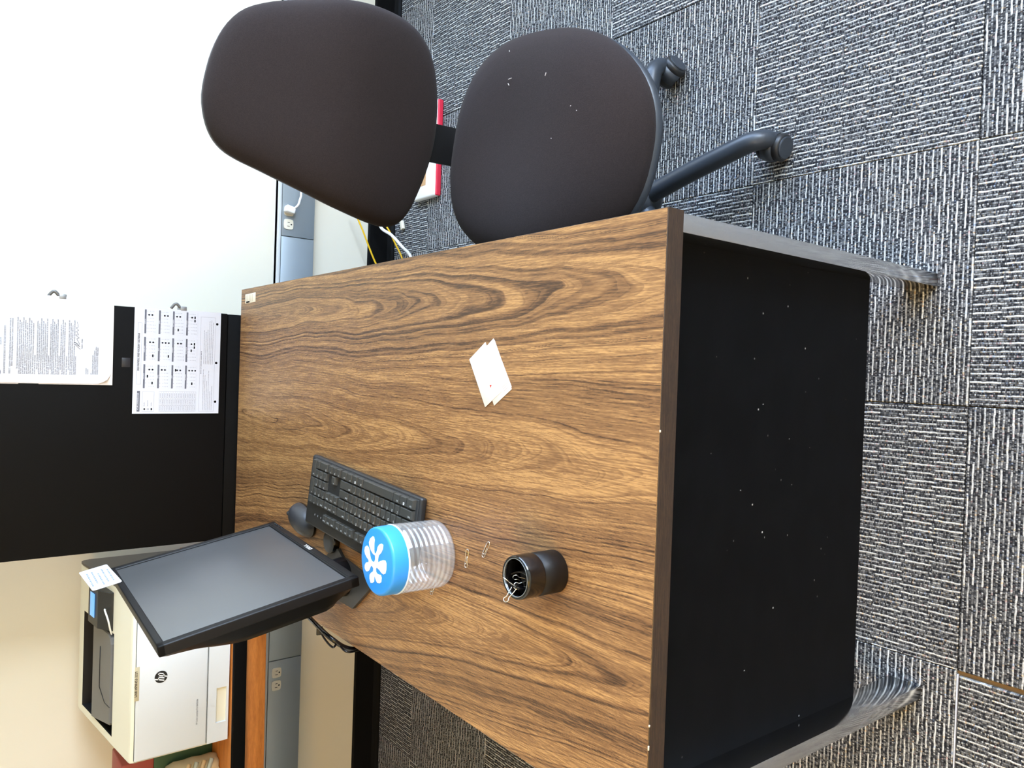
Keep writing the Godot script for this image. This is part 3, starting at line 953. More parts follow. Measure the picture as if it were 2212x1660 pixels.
func calendar(at: Vector3):
	var o := root("calendar_sheet", at, "white payroll and holiday calendar page with three punched holes, clipped low on the panel", "calendar")
	var w := 0.1385; var h := 0.218
	# sheet with punched holes along the bottom
	var poly := PackedVector2Array([Vector2(-w, 0), Vector2(w, 0), Vector2(w, h), Vector2(-w, h)])
	var c := CSGPolygon3D.new(); c.name = "page"; c.polygon = poly; c.depth = 0.002; c.material = M.paper; c.position.z = 0.0006; c.scale.z = 0.4
	for x in [-0.1065, 0.0, 0.1065]:
		var k := CSGCylinder3D.new(); k.name = "hole"; k.operation = CSGShape3D.OPERATION_SUBTRACTION; k.radius = 0.0034; k.height = 0.01; k.sides = 20
		k.rotation.x = PI / 2; k.position = Vector3(x, 0.0095, 0); c.add_child(k, true)
	o.add_child(c)
	var st := new_st(); flat(st)      # black print
	var gy := new_st(); flat(gy)      # grey print
	var pl := new_st(); flat(pl)      # pale boxes
	var T := func(x: float, y: float, z := 0.0009) -> Transform3D: return Transform3D(Basis(), Vector3(x, y, z))
	frame_lines(gy, T.call(0, 0), -0.062, 0.1995, 0.098, 0.2095, 0.0004)
	write(st, T.call(0.022, 0.2025), "2020 PAYROLL AND HOLIDAY CALENDAR", 0.0062, "Droid Sans", 1, true, 0.098)
	bar(gy, T.call(0, 0), -0.133, 0.2005, -0.079, 0.2075)
	write(pl, T.call(-0.106, 0.2025, 0.0012), "CALENDAR", 0.0044, "Droid Sans", 1, true, 0.044)
	var names := ["JANUARY", "FEBRUARY", "MARCH", "APRIL", "MAY", "JUNE", "JULY", "AUGUST", "SEPTEMBER", "OCTOBER", "NOVEMBER", "DECEMBER"]
	var days := [31, 29, 31, 30, 31, 30, 31, 31, 30, 31, 30, 31]
	var dow := 3
	var hol := {0: [1, 20], 1: [17], 4: [25], 6: [3], 8: [7], 9: [12], 10: [11, 26, 27], 11: [24, 25]}
	var doy := 0
	for m in 12:
		var cx := -0.072 + 0.0715 * (m % 3); var cy := 0.194 - 0.0345 * (m / 3)
		bar(gy, T.call(0, 0), cx, cy - 0.0045, cx + 0.0625, cy)
		write(pl, T.call(cx + 0.031, cy - 0.0036, 0.0012), names[m], 0.0036, "Droid Sans", 1, true)
		bar(pl, T.call(0, 0, 0.0008), cx, cy - 0.0312, cx + 0.0625, cy - 0.0275)
		frame_lines(pl, T.call(0, 0), cx, cy - 0.0312, cx + 0.0625, cy, 0.0003)
		for d in 7: write(gy, T.call(cx + 0.005 + 0.0088 * d, cy - 0.0078), "SMTWTFS"[d], 0.0026, "Droid Sans", 1)
		var row := 0
		for d in days[m]:
			var q := Vector2(cx + 0.005 + 0.0088 * dow, cy - 0.0115 - 0.0039 * row)
			if hol.has(m) and (d + 1) in hol[m]: bar(st, T.call(q.x, q.y), -0.0034, -0.0006, 0.0034, 0.0028)
			elif doy % 14 == 9: disc(st, T.call(q.x, q.y + 0.001), Vector2.ZERO, 0.0023)
			else: write(gy, T.call(q.x, q.y), str(d + 1), 0.0025, "Droid Sans", 1)
			dow += 1; doy += 1
			if dow == 7: dow = 0; row += 1
	# key at the left, table of dates below it
	frame_lines(gy, T.call(0, 0), -0.133, 0.166, -0.081, 0.195, 0.0003)
	for k in 3:
		var yy := 0.188 - 0.0085 * k
		if k == 0: disc(st, T.call(-0.1265, yy + 0.001), Vector2.ZERO, 0.0022)
		elif k == 1: frame_lines(st, T.call(-0.1265, yy + 0.001), -0.002, -0.002, 0.002, 0.002, 0.0005)
		else: bar(st, T.call(-0.1265, yy + 0.001), -0.0028, -0.0017, 0.0028, 0.0017)
		write(gy, T.call(-0.119, yy), ["Pay day", "Period ends", "Holiday"][k], 0.0030)
	for k in 17: bar(gy, T.call(0, 0), -0.133, 0.061 + 0.0058 * k, -0.080, 0.0612 + 0.0058 * k)
	for x in [-0.133, -0.117, -0.100, -0.0803]: bar(gy, T.call(0, 0), x, 0.061, x + 0.0003, 0.154)
	for k in 16:
		for j in 3: write(gy, T.call(-0.131 + 0.0168 * j, 0.0622 + 0.0058 * k), "%d/%02d/20" % [1 + (k * 3 + j) % 12, 3 + (k * 11 + j * 7) % 26], 0.0030, "Droid Sans", 0, false, 0.0125)
	# box of notes along the bottom
	frame_lines(gy, T.call(0, 0), -0.133, 0.014, 0.124, 0.053, 0.0003)
	write(gy, T.call(-0.0, 0.0475), "STATE OF SERVICE LEAVE NOTE", 0.0036, "Droid Sans", 1, true, 0.062)
	for k in 6:
		write(gy, T.call(-0.130, 0.0415 - 0.0046 * k), "Leave earned in each pay period is credited on the last day", 0.0026, "Droid Sans", 0, false, [0.112, 0.096, 0.080, 0.108, 0.052, 0.066][k])
		write(gy, T.call(-0.004, 0.0415 - 0.0046 * k), "Holidays that fall on a weekend are kept on the nearest work day", 0.0026, "Droid Sans", 0, false, [0.092, 0.088, 0.094, 0.118, 0.120, 0.114][k])
	for q in [["print", st, M.ink], ["grey_print", gy, M.grey_ink], ["pale_print", pl, M.pale_ink]]:
		put(q[0], done(q[1]), q[2], o).set_meta("kind", "stuff")


# ==================================================================== table, printer, what lies beside it
func side_table():
	var o := root("side_table", Vector3(-1.65, 0, -1.7), "orange oak table with a black front edge holding the printer", "table")
	var tl := Transform3D(Basis(Vector3.UP, deg_to_rad(1.5)), Vector3(-1.665, 0, -1.42))
	var st := new_st(); rbox(st, tl * Transform3D(Basis(), Vector3(0, 0.7325, -0.285)), Vector3(1.74, 0.034, 0.54), 0.0015)
	put("tabletop", done(st), M.oak, o, true)
	var sp := mat(Color(0.025, 0.025, 0.026), 0.6, 0.0, 0.2)
	st = new_st(); rbox(st, tl * Transform3D(Basis(), Vector3(0, 0.7325, -0.008)), Vector3(1.742, 0.035, 0.014), 0.003, 2)
	put("front_edge", done(st), sp, o, true).set_meta("label", "black moulded front edge")
	st = new_st(); rbox(st, tl * Transform3D(Basis(), Vector3(0, 0.686, -0.032)), Vector3(1.68, 0.062, 0.02), 0.0015)
	put("apron", done(st), M.oak, o, true)
	for q in [[-0.82, -0.07], [0.82, -0.07], [-0.82, -0.51], [0.82, -0.51]]:
		st = new_st(); rbox(st, tl * Transform3D(Basis(), Vector3(q[0], 0.3585, q[1])), Vector3(0.05, 0.715, 0.05), 0.003)
		put("leg", done(st), M.oak, o, true)


func printer():
	var at := Vector3(-1.013, 0.75, -1.69)
	var o := root("printer", at, "cream laser printer with a grey output tray on the oak table", "printer")
	var shell := mat(Color(0.91, 0.89, 0.80), 0.42, 0.0, 0.4)
	var dark := mat(Color(0.05, 0.05, 0.055), 0.5)
	var greyp := mat(Color(0.40, 0.39, 0.375), 0.45)
	var xl := -1.222; var xr := -0.804
	# side profile in (-z, y), rounded, pushed along x; the output well is cut out of it
	var pr := PackedVector2Array()
	for q in [[1.466, 0.757], [1.466, 0.986], [1.470, 0.994], [1.480, 0.9965], [1.60, 1.0115], [1.75, 1.029], [1.88, 1.0445], [1.905, 1.045], [1.918, 1.036], [1.922, 1.02], [1.922, 0.757]]:
		pr.append(Vector2(q[0], q[1]))
	var st := new_st()
	prism(st, Transform3D(Basis(Vector3(0, 0, -1), Vector3(0, 1, 0), Vector3(1, 0, 0)), Vector3(0, 0, 0)), pr, xl, xr)
	var body := CSGMesh3D.new(); body.name = "body"; body.mesh = done(st).commit(); body.material = shell; body.position = -at
	var cut := CSGBox3D.new(); cut.name = "well"; cut.operation = CSGShape3D.OPERATION_SUBTRACTION; cut.material = dark
	cut.size = Vector3(0.272, 0.16, 0.256); cut.position = Vector3(-1.066, 1.03, -1.729)
	body.add_child(cut); o.add_child(body)
	# rounded left and right cheeks
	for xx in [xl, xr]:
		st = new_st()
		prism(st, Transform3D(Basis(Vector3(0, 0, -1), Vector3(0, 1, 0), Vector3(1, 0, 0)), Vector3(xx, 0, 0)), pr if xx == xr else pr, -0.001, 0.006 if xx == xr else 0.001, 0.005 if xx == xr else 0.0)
		put("side_panel", done(st), shell if xx == xl else mat(Color(0.34, 0.31, 0.27), 0.5), o, true)  # right side dark taupe: the shade behind the partition is painted in
	# front door and paper drawer with a dark seam between
	st = new_st(); box_at(st, Vector3(xl + 0.002, 0.8105, -1.468), Vector3(xr - 0.002, 0.9855, -1.460), 0.004, 2)
	put("front_door", done(st), mat(Color(0.85, 0.865, 0.87), 0.4), o, true)  # door and drawer whiter than the shell: window light painted into their colour
	st = new_st()
	for q in [[0.8075, 0.8115], [0.984, 0.9868]]: box_at(st, Vector3(xl + 0.004, q[0], -1.4668), Vector3(xr - 0.004, q[1], -1.4655), 0.0002)
	put("seam", done(st), mat(Color(0.32, 0.32, 0.31), 0.7), o, true)
	# drawer: a front with a pocket for the fingers
	var dr := CSGBox3D.new(); dr.name = "paper_drawer"; dr.size = Vector3(xr - xl - 0.004, 0.054, 0.04); dr.position = Vector3((xl + xr) / 2, 0.7815, -1.480) - at
	dr.material = mat(Color(0.85, 0.865, 0.87), 0.4)
	var pk := CSGBox3D.new(); pk.name = "pocket"; pk.operation = CSGShape3D.OPERATION_SUBTRACTION; pk.size = Vector3(0.094, 0.027, 0.03); pk.position = Vector3(-0.109, -0.008, 0.018)
	pk.material = dr.material
	dr.add_child(pk); o.add_child(dr)
	st = new_st(); rbox(st, Transform3D(Basis(Vector3.RIGHT, deg_to_rad(-28.0)), Vector3(-1.122, 0.768, -1.474)), Vector3(0.093, 0.022, 0.003), 0.001)
	put("drawer_handle", done(st), M.white_plastic, o, true)
	# foot rail
	st = new_st(); box_at(st, Vector3(xl + 0.02, 0.75, -1.90), Vector3(xr - 0.02, 0.758, -1.48), 0.002)
	put("foot", done(st), dark, o, true)
	# grey output flap
	st = new_st()
	var tilt := Basis(Vector3.RIGHT, deg_to_rad(8.6))
	prism(st, Transform3D(Basis(Vector3(1, 0, 0), Vector3(0, 0.1195, -0.9928), Vector3(0, 0.9928, 0.1195)), Vector3(0, 1.0145, -1.606)), PackedVector2Array([Vector2(-1.168, 0.0), Vector2(-0.958, 0.0), Vector2(-0.942, 0.008), Vector2(-0.934, 0.03), Vector2(-0.934, 0.150), Vector2(-1.199, 0.150), Vector2(-1.198, 0.135), Vector2(-1.174, 0.004)]), -0.022, 0.003, 0.003)
	put("output_flap", done(st), greyp, o, true)
	st = new_st()
	for q in [[Vector3(-1.095, 1.0285, -1.69), Vector3(-0.985, 1.0285, -1.69)], [Vector3(-1.095, 1.0285, -1.69), Vector3(-1.125, 1.0225, -1.645)], [Vector3(-1.125, 1.0225, -1.645), Vector3(-1.125, 1.0178, -1.606)]]:
		tube(st, q, 0.0009, 5)
	put("flap_groove", done(st), dark, o, true)
	for x in [-0.955, -1.02, -1.088]:
		st = new_st(); box_at(st, Vector3(x - 0.014, 1.010, -1.858), Vector3(x + 0.014, 1.015, -1.850), 0.002)
		put("roller", done(st), M.white_plastic, o, true)
	# control panel, a dark wedge with a lit blue display
	st = new_st()
	prism(st, Transform3D(Basis(Vector3(0, 0, -1), Vector3(0, 1, 0), Vector3(1, 0, 0)), Vector3.ZERO), PackedVector2Array([Vector2(1.612, 1.010), Vector2(1.612, 1.018), Vector2(1.655, 1.043), Vector2(1.735, 1.052), Vector2(1.74, 1.047), Vector2(1.74, 1.026)]), -0.924, -0.822, 0.002)
	var cp := put("control_panel", done(st), mat(Color(0.13, 0.13, 0.125), 0.4), o, true)
	var lcd := mat(Color(0.3, 0.5, 0.7), 0.3); lcd.emission_enabled = true; lcd.emission = Color(0.45, 0.72, 1.0); lcd.emission_energy_multiplier = 0.55
	st = new_st(); rbox(st, Transform3D(Basis(Vector3.RIGHT, deg_to_rad(6.4)), Vector3(-0.869, 1.0495, -1.694)), Vector3(0.064, 0.0012, 0.036), 0.0004)
	put("display", done(st), lcd, cp, true)
	st = new_st()
	tube(st, bezier([Vector3(-0.868, 1.030, -1.626), Vector3(-0.862, 1.036, -1.600), Vector3(-0.885, 1.030, -1.588), Vector3(-0.915, 1.022, -1.600), Vector3(-0.932, 1.016, -1.612)], 6), 0.0022, 6)
	put("white_cord", done(st), M.white_plastic, cp, true)
	# name strip, round badge, model lettering on the door
	var zf := -1.4595
	st = new_st(); box_at(st, Vector3(-1.063, 0.9785, -1.4602), Vector3(-0.977, 0.9895, zf), 0.0002)
	var ns := put("name_strip", done(st), mat(Color(0.76, 0.71, 0.58), 0.6), o, true)
	st = new_st(); flat(st); write(st, Transform3D(Basis(), Vector3(-1.020, 0.9812, zf + 0.0003)), "LAW-HPM452-3321", 0.0085, "Droid Sans", 1, true, 0.064)
	put("lettering", done(st), M.ink, ns, true)
	st = new_st(); flat(st); disc(st, Transform3D(Basis(), Vector3(-1.0135, 0.9275, zf)), Vector2.ZERO, 0.0155, 40)
	var bd := put("badge", done(st), mat(Color(0.07, 0.075, 0.07), 0.5), o, true)
	st = new_st(); flat(st)
	var slant := Transform3D(Basis(Vector3(1, 0, 0), Vector3(0.30, 1, 0), Vector3(0, 0, 1)), Vector3(-1.0135, 0.9275, zf + 0.0004))
	for q in [[-0.0095, -0.0078, -0.0065, 0.0150], [-0.0095, 0.0048, -0.0008, 0.0072], [-0.0032, -0.0078, -0.0004, 0.0072], [0.0016, -0.0150, 0.0045, 0.0072], [0.0016, 0.0048, 0.0104, 0.0072], [0.0076, -0.0078, 0.0104, 0.0072], [0.0016, -0.0078, 0.0104, -0.0054]]:
		bar(st, slant, q[0], q[1], q[2], q[3])
	put("badge_letters", done(st), M.white_plastic, bd, true)
	st = new_st(); flat(st)
	write(st, Transform3D(Basis(), Vector3(-1.160, 0.8325, zf + 0.0003)), "HP Color LaserJet Pro M452dw", 0.0062, "Droid Sans", 0, false, 0.068)
	put("model_lettering", done(st), M.grey_ink, o, true)
	# ---- beside the printer
	var bx := root("red_box", Vector3(-1.36, 0.75, -1.70), "dull red flat-sided box standing behind the printer's left side", "box")
	st = new_st(); box_at(st, Vector3(-0.125, 0.155, -0.02), Vector3(0.072, 0.236, 0.10), 0.003)
	put("lid", done(st), mat(Color(0.62, 0.28, 0.24), 0.6), bx)
	st = new_st(); box_at(st, Vector3(-0.123, 0.0, -0.018), Vector3(0.070, 0.155, 0.098), 0.002)
	put("base", done(st), mat(Color(0.20, 0.33, 0.22), 0.6), bx).set_meta("label", "dark green lower half")
	var bag := root("clear_bag", Vector3(-1.385, 0.75, -1.565), "clear plastic bag of pale papers and cables beside the printer", "bag")
	var film := mat(Color(0.80, 0.75, 0.64), 0.12, 0.0, 0.8)
	var cr := noise(71, 14.0, 3)
	st = new_st()
	var bo := rrect(-0.115, -0.035, 0.085, 0.033, 0.03, 6)
	pillow(st, Transform3D(Basis(Vector3(1, 0, 0), Vector3(0, 0, -1), Vector3(0, 1, 0)), Vector3.ZERO), bo, [[0.0, 0.140], [0.5, 0.139], [0.8, 0.136], [0.93, 0.128], [1.0, 0.112], [0.985, 0.09], [1.01, 0.065], [0.98, 0.04], [1.0, 0.015], [0.97, 0.001], [0.0, 0.0]], func(q: Vector2) -> float: return cr.get_noise_2d(q.x * 2.0, q.y * 2.0) * 0.006)
	put("film", done(st), film, bag)
	for k in 4:
		st = new_st(); tube(st, bezier([Vector3(-0.11, 0.03 + 0.022 * k, 0.030), Vector3(-0.03, 0.045 + 0.022 * k, 0.042), Vector3(0.05, 0.035 + 0.02 * k, 0.040), Vector3(0.085, 0.02 + 0.02 * k, 0.028)], 6), 0.006, 6)
		put("strap", done(st), mat(Color(0.80, 0.70, 0.55) if k % 2 else Color(0.72, 0.76, 0.74), 0.35), bag)


# ==================================================================== monitor
func monitor():
	var rt := Vector3(0.05168, -0.02053, -0.99845); var uv := Vector3(-0.19668, 0.97998, -0.03033); var f := rt.cross(uv).normalized()
	var head := Transform3D(Basis(rt, uv, f), Vector3(-0.5531, 0.8259, -0.7838))
	var at := Vector3(-0.655, DESK_H, -0.82)
	var o := root("computer_monitor", at, "black computer monitor with a dark blank screen standing at the desk's left side", "monitor")
	var loc := Transform3D(Basis(), -at) * head
	var w := 0.21; var h := 0.326
	var blk := mat(Color(0.075, 0.075, 0.08), 0.42, 0.0, 0.35); var shiny := mat(Color(0.02, 0.02, 0.024), 0.35, 0.0, 0.25)
	# frame: four bars with a fine bright arris
	var st := new_st()
	rbox(st, loc * Transform3D(Basis(), Vector3(0, 0.0085, -0.009)), Vector3(2 * w, 0.017, 0.018), 0.0025, 2)
	rbox(st, loc * Transform3D(Basis(), Vector3(0, h - 0.006, -0.009)), Vector3(2 * w, 0.012, 0.018), 0.0025, 2)
	for s in [-1.0, 1.0]: rbox(st, loc * Transform3D(Basis(), Vector3(s * (w - 0.0075), h / 2, -0.009)), Vector3(0.015, h, 0.018), 0.0025, 2)
	put("bezel", done(st), blk, o)
	st = new_st(); rbox(st, loc * Transform3D(Basis(), Vector3(0, 0.0135, -0.0004)), Vector3(2 * w - 0.03, 0.0018, 0.003), 0.0008)
	put("bezel_ridge", done(st), blk, o)
	st = new_st(); rbox(st, loc * Transform3D(Basis(), Vector3(0, 0.1655, -0.006)), Vector3(2 * w - 0.026, h - 0.025, 0.006), 0.0005)
	var scr := mat(Color(0.29, 0.29, 0.29), 0.34, 0.0, 0.9)
	put("screen", done(st), scr, o)
	# rear housing, swelling towards the lower middle
	st = new_st(); smooth(st)
	var nx := 28; var ny := 24
	var D := func(i: int, j: int) -> Vector3:
		var a := -1.0 + 2.0 * i / nx; var b := float(j) / ny
		var e := smoothstep(1.0, 0.86, absf(a)) * smoothstep(0.0, 0.16, b) * smoothstep(1.05, 0.55, b)
		var rim := smoothstep(1.0, 0.985, absf(a)) * smoothstep(0.0, 0.012, b) * smoothstep(1.0, 0.988, b)
		return loc * Vector3(a * (w - 0.001), 0.001 + b * (h - 0.002), -0.017 - 0.008 * rim - 0.030 * e)
	for j in ny:
		for i in nx:
			quad(st, D.call(i + 1, j), D.call(i, j), D.call(i, j + 1), D.call(i + 1, j + 1))
	put("rear_housing", done(st), shiny, o)
	st = new_st(); flat(st); write(st, loc * Transform3D(Basis(), Vector3(-0.002, 0.0028, 0.0003)), "DELL", 0.0105, "Droid Sans", 1, true, 0.032)
	put("maker_lettering", done(st), M.white_plastic, o)
	for k in 5:
		st = new_st(); rbox(st, loc * Transform3D(Basis(), Vector3(0.150 + 0.0105 * k, 0.005, 0.0)), Vector3(0.007, 0.0045, 0.003), 0.0012)
		put("button", done(st), blk, o)
	# neck and base plate, turned on the desk
	st = new_st()
	tube(st, [Vector3(0.02, 0.006, -0.005), Vector3(0.015, 0.10, -0.005), Vector3(0.025, 0.20, 0.02)], [0.04, 0.033, 0.03], 16)
	put("neck", done(st), blk, o)
	var base := PackedVector2Array()
	for q in [[-0.690, -0.781], [-0.632, -0.709], [-0.616, -0.718], [-0.608, -0.755], [-0.602, -0.80], [-0.598, -0.835], [-0.584, -0.857], [-0.598, -0.895], [-0.625, -0.93], [-0.66, -0.90], [-0.69, -0.84]]:
		base.append(Vector2(q[0] - at.x, -(q[1] - at.z)))
	st = new_st(); prism(st, Transform3D(Basis(Vector3(1, 0, 0), Vector3(0, 0, -1), Vector3(0, 1, 0)), Vector3.ZERO), base, 0.0, 0.007, 0.002)
	put("base_plate", done(st), mat(Color(0.20, 0.20, 0.195), 0.45), o)
	# ---- paper label hung over the far top corner
	var lb := root("paper_label", head * Vector3(0.165, 0.345, 0.0012), "small white printed label stuck to the monitor's far top corner", "label", "", head.basis)
	var poly := PackedVector2Array()
	for q in rrect(-0.062, -0.0245, 0.062, 0.0245, 0.005): poly.append(q.rotated(deg_to_rad(3.0)) + Vector2(0.006, 0.0))
	st = new_st(); prism(st, Transform3D(), poly, 0.0, 0.0005)
	put("sheet", done(st), M.paper, lb)
	st = new_st(); flat(st)
	var rg := RandomNumberGenerator.new(); rg.seed = 3
	for k in 5:
		var x := -0.046 + rg.randf() * 0.02
		var y := 0.0155 - 0.0085 * k
		while x < 0.045 - 0.008 * (k % 3):
			var ww := rg.randf_range(0.004, 0.011)
			bar(st, Transform3D(Basis(), Vector3(0, 0, 0.0008)), x, y, x + ww, y + 0.0028)
			x += ww + 0.0022
	put("print", done(st), mat(Color(0.52, 0.56, 0.70), 0.9), lb).set_meta("kind", "stuff")
	# ---- cables falling from the monitor behind the desk's left edge
	var cb := root("cable_bundle", Vector3(-0.765, DESK_H, -0.86), "black cables tied together, looping from the monitor over the desk's left edge", "cable")
	st = new_st()
	tube(st, bezier([Vector3(-0.70, 0.80, -0.97), Vector3(-0.735, 0.771, -0.93), Vector3(-0.742, 0.773, -0.86), Vector3(-0.752, 0.768, -0.81), Vector3(-0.776, 0.735, -0.80), Vector3(-0.782, 0.69, -0.80), Vector3(-0.780, 0.60, -0.80)], 8), 0.0048, 8)
	put("thick_cable", done(st), M.gloss_black, cb, true)
	st = new_st()
	tube(st, bezier([Vector3(-0.70, 0.79, -1.00), Vector3(-0.755, 0.750, -0.94), Vector3(-0.763, 0.766, -0.846), Vector3(-0.766, 0.770, -0.797), Vector3(-0.764, 0.757, -0.806), Vector3(-0.764, 0.752, -0.812), Vector3(-0.775, 0.746, -0.780), Vector3(-0.780, 0.70, -0.79), Vector3(-0.778, 0.60, -0.79)], 8), 0.0022, 6)
	put("thin_cable", done(st), M.gloss_black, cb, true)
	st = new_st(); rbox(st, Transform3D(Basis(Vector3(1, 0, 0), deg_to_rad(-15.0)), Vector3(-0.752, 0.769, -0.862)), Vector3(0.018, 0.013, 0.004), 0.0018)
	put("tie", done(st), M.black_plastic, cb, true)


# ==================================================================== keyboard
func keyboard():
	var along := Vector3(0.063, 0, -0.998); var backv := Vector3(-0.998, 0, -0.063)
	var org := Vector3(-0.4285, DESK_H, -0.517)
	var o := root("keyboard", org, "black full-size computer keyboard lying askew in front of the monitor", "keyboard", "", Basis(along, Vector3.UP, -backv))
	# local: x along the keys (left to right for the typist), y up, -z away from the typist; the back edge is raised
	var L := 0.461; var Wd := 0.151
	var rise := deg_to_rad(4.2)
	var deck := Transform3D(Basis(Vector3.RIGHT, rise), Vector3(0, 0.0, 0))
	var st := new_st()
	rbox(st, deck * Transform3D(Basis(), Vector3(L / 2, 0.008, -Wd / 2)), Vector3(L, 0.014, Wd), 0.005, 2)
	put("case", done(st), M.black_plastic, o)
	st = new_st()
	rbox(st, deck * Transform3D(Basis(), Vector3(L / 2, 0.0152, -Wd / 2)), Vector3(L - 0.010, 0.002, Wd - 0.010), 0.0008)
	put("deck_plate", done(st), mat(Color(0.13, 0.128, 0.12), 0.55), o)
	for x in [0.06, L - 0.06]:
		st = new_st(); box_at(st, Vector3(x - 0.012, 0.0, -Wd + 0.006), Vector3(x + 0.012, 0.013, -Wd + 0.014), 0.001)
		put("foot", done(st), M.black_plastic, o)
	var U := 0.01905
	var km := mat(Color(0.235, 0.23, 0.21), 0.5)
	var cap := {}
	var lg := new_st(); flat(lg)
	var rows := [
		[0.0095, [[1.25, "Ctrl"], [1.25, "#"], [1.25, "Alt"], [6.25, ""], [1.25, "Alt"], [1.25, "#"], [1.25, "="], [1.25, "Ctrl"]]],
		[0.0285, [[2.25, "Shift"], [1, "Z"], [1, "X"], [1, "C"], [1, "V"], [1, "B"], [1, "N"], [1, "M"], [1, ","], [1, "."], [1, "/"], [2.75, "Shift"]]],
		[0.0475, [[1.75, "Caps"], [1, "A"], [1, "S"], [1, "D"], [1, "F"], [1, "G"], [1, "H"], [1, "J"], [1, "K"], [1, "L"], [1, ";"], [1, "'"], [2.25, "Enter"]]],
		[0.0665, [[1.5, "Tab"], [1, "Q"], [1, "W"], [1, "E"], [1, "R"], [1, "T"], [1, "Y"], [1, "U"], [1, "I"], [1, "O"], [1, "P"], [1, "["], [1, "]"], [1.5, "\\"]]],
		[0.0855, [[1, "`"], [1, "1"], [1, "2"], [1, "3"], [1, "4"], [1, "5"], [1, "6"], [1, "7"], [1, "8"], [1, "9"], [1, "0"], [1, "-"], [1, "="], [2, "Back"]]],
		[0.1135, [[1, "Esc"], [-1, ""], [1, "F1"], [1, "F2"], [1, "F3"], [1, "F4"], [-0.5, ""], [1, "F5"], [1, "F6"], [1, "F7"], [1, "F8"], [-0.5, ""], [1, "F9"], [1, "F10"], [1, "F11"], [1, "F12"]]]]
	var list := []
	for r in rows:
		var x := 0.0115
		for k in r[1]:
			if k[0] > 0: list.append([x, r[0], k[0], 1.0, k[1]])
			x += absf(k[0]) * U
	var nx := 0.0115 + 15 * U + 0.0045
	for q in [[0, 0.0095, "<"], [1, 0.0095, "v"], [2, 0.0095, ">"], [1, 0.0285, "^"], [0, 0.0665, "Del"], [1, 0.0665, "End"], [2, 0.0665, "PgDn"], [0, 0.0855, "Ins"], [1, 0.0855, "Home"], [2, 0.0855, "PgUp"], [0, 0.1135, "PrtSc"], [1, 0.1135, "ScrLk"], [2, 0.1135, "Pause"]]:
		list.append([nx + q[0] * U, q[1], 1.0, 1.0, q[2]])
	var px := nx + 3 * U + 0.0045
	for q in [[0, 0.0095, 2, 1, "0"], [2, 0.0095, 1, 1, "."], [3, 0.0095, 1, 2, "Ent"], [0, 0.0285, 1, 1, "1"], [1, 0.0285, 1, 1, "2"], [2, 0.0285, 1, 1, "3"], [0, 0.0475, 1, 1, "4"], [1, 0.0475, 1, 1, "5"], [2, 0.0475, 1, 1, "6"], [3, 0.0475, 1, 2, "+"], [0, 0.0665, 1, 1, "7"], [1, 0.0665, 1, 1, "8"], [2, 0.0665, 1, 1, "9"], [0, 0.0855, 1, 1, "Num"], [1, 0.0855, 1, 1, "/"], [2, 0.0855, 1, 1, "*"], [3, 0.0855, 1, 1, "-"]]:
		list.append([px + q[0] * U, q[1], float(q[2]), float(q[3]), q[4]])
	for k in list:
		var key := "%s %s" % [k[2], k[3]]
		if not cap.has(key):
			st = new_st()
			var kw: float = k[2] * U; var kd: float = k[3] * U
			keycap(st, kw - 0.0012, kd - 0.0012, kw - 0.0048, kd - 0.0050, 0.0072)
			cap[key] = done(st).commit()
		var mi := MeshInstance3D.new(); mi.name = "spacebar" if k[2] > 6 else "key"; mi.mesh = cap[key]; mi.material_override = km
		mi.transform = deck * Transform3D(Basis(), Vector3(k[0] + k[2] * U / 2, 0.0160, -(k[1] - 0.0095 + k[3] * U / 2 + 0.0055)))
		o.add_child(mi, true)
		var tx := Transform3D(Basis(Vector3(1, 0, 0), Vector3(0, 0, -1), Vector3(0, 1, 0)), Vector3(-k[2] * U / 2 + 0.0045, 0.0074, -k[3] * U / 2 + 0.0085))
		if k[4] == "#":
			for a in 2:
				for b in 2: bar(lg, mi.transform * tx, 0.0005 + 0.0026 * a, 0.0002 + 0.0026 * b, 0.0027 + 0.0026 * a, 0.0024 + 0.0026 * b)
		else:
			write(lg, mi.transform * tx, k[4], 0.0062 if k[4].length() == 1 else 0.0040)
	put("key_legends", done(lg), M.white_plastic, o).set_meta("kind", "stuff")
	st = new_st()
	for k in 3: rbox(st, deck * Transform3D(Basis(), Vector3(px + 0.016 + 0.0155 * k, 0.0164, -0.123)), Vector3(0.0012, 0.0008, 0.004), 0.0003)
	put("status_light", done(st), mat(Color(0.6, 0.6, 0.6), 0.5), o)


func keycap(st: SurfaceTool, w0: float, d0: float, w1: float, d1: float, h: float):
	flat(st)
	var a := [Vector3(-w0 / 2, 0, d0 / 2), Vector3(w0 / 2, 0, d0 / 2), Vector3(w0 / 2, 0, -d0 / 2), Vector3(-w0 / 2, 0, -d0 / 2)]
	var m := [Vector3(-w1 / 2 - 0.0006, h - 0.0008, d1 / 2 + 0.0006), Vector3(w1 / 2 + 0.0006, h - 0.0008, d1 / 2 + 0.0006), Vector3(w1 / 2 + 0.0006, h - 0.0008, -d1 / 2 - 0.0006), Vector3(-w1 / 2 - 0.0006, h - 0.0008, -d1 / 2 - 0.0006)]
	var t := [Vector3(-w1 / 2, h, d1 / 2), Vector3(w1 / 2, h, d1 / 2), Vector3(w1 / 2, h, -d1 / 2), Vector3(-w1 / 2, h, -d1 / 2)]
	for k in 4:
		var k2 := (k + 1) % 4
		quad(st, a[k], a[k2], m[k2], m[k]); quad(st, m[k], m[k2], t[k2], t[k])
	quad(st, t[0], t[1], t[2], t[3])


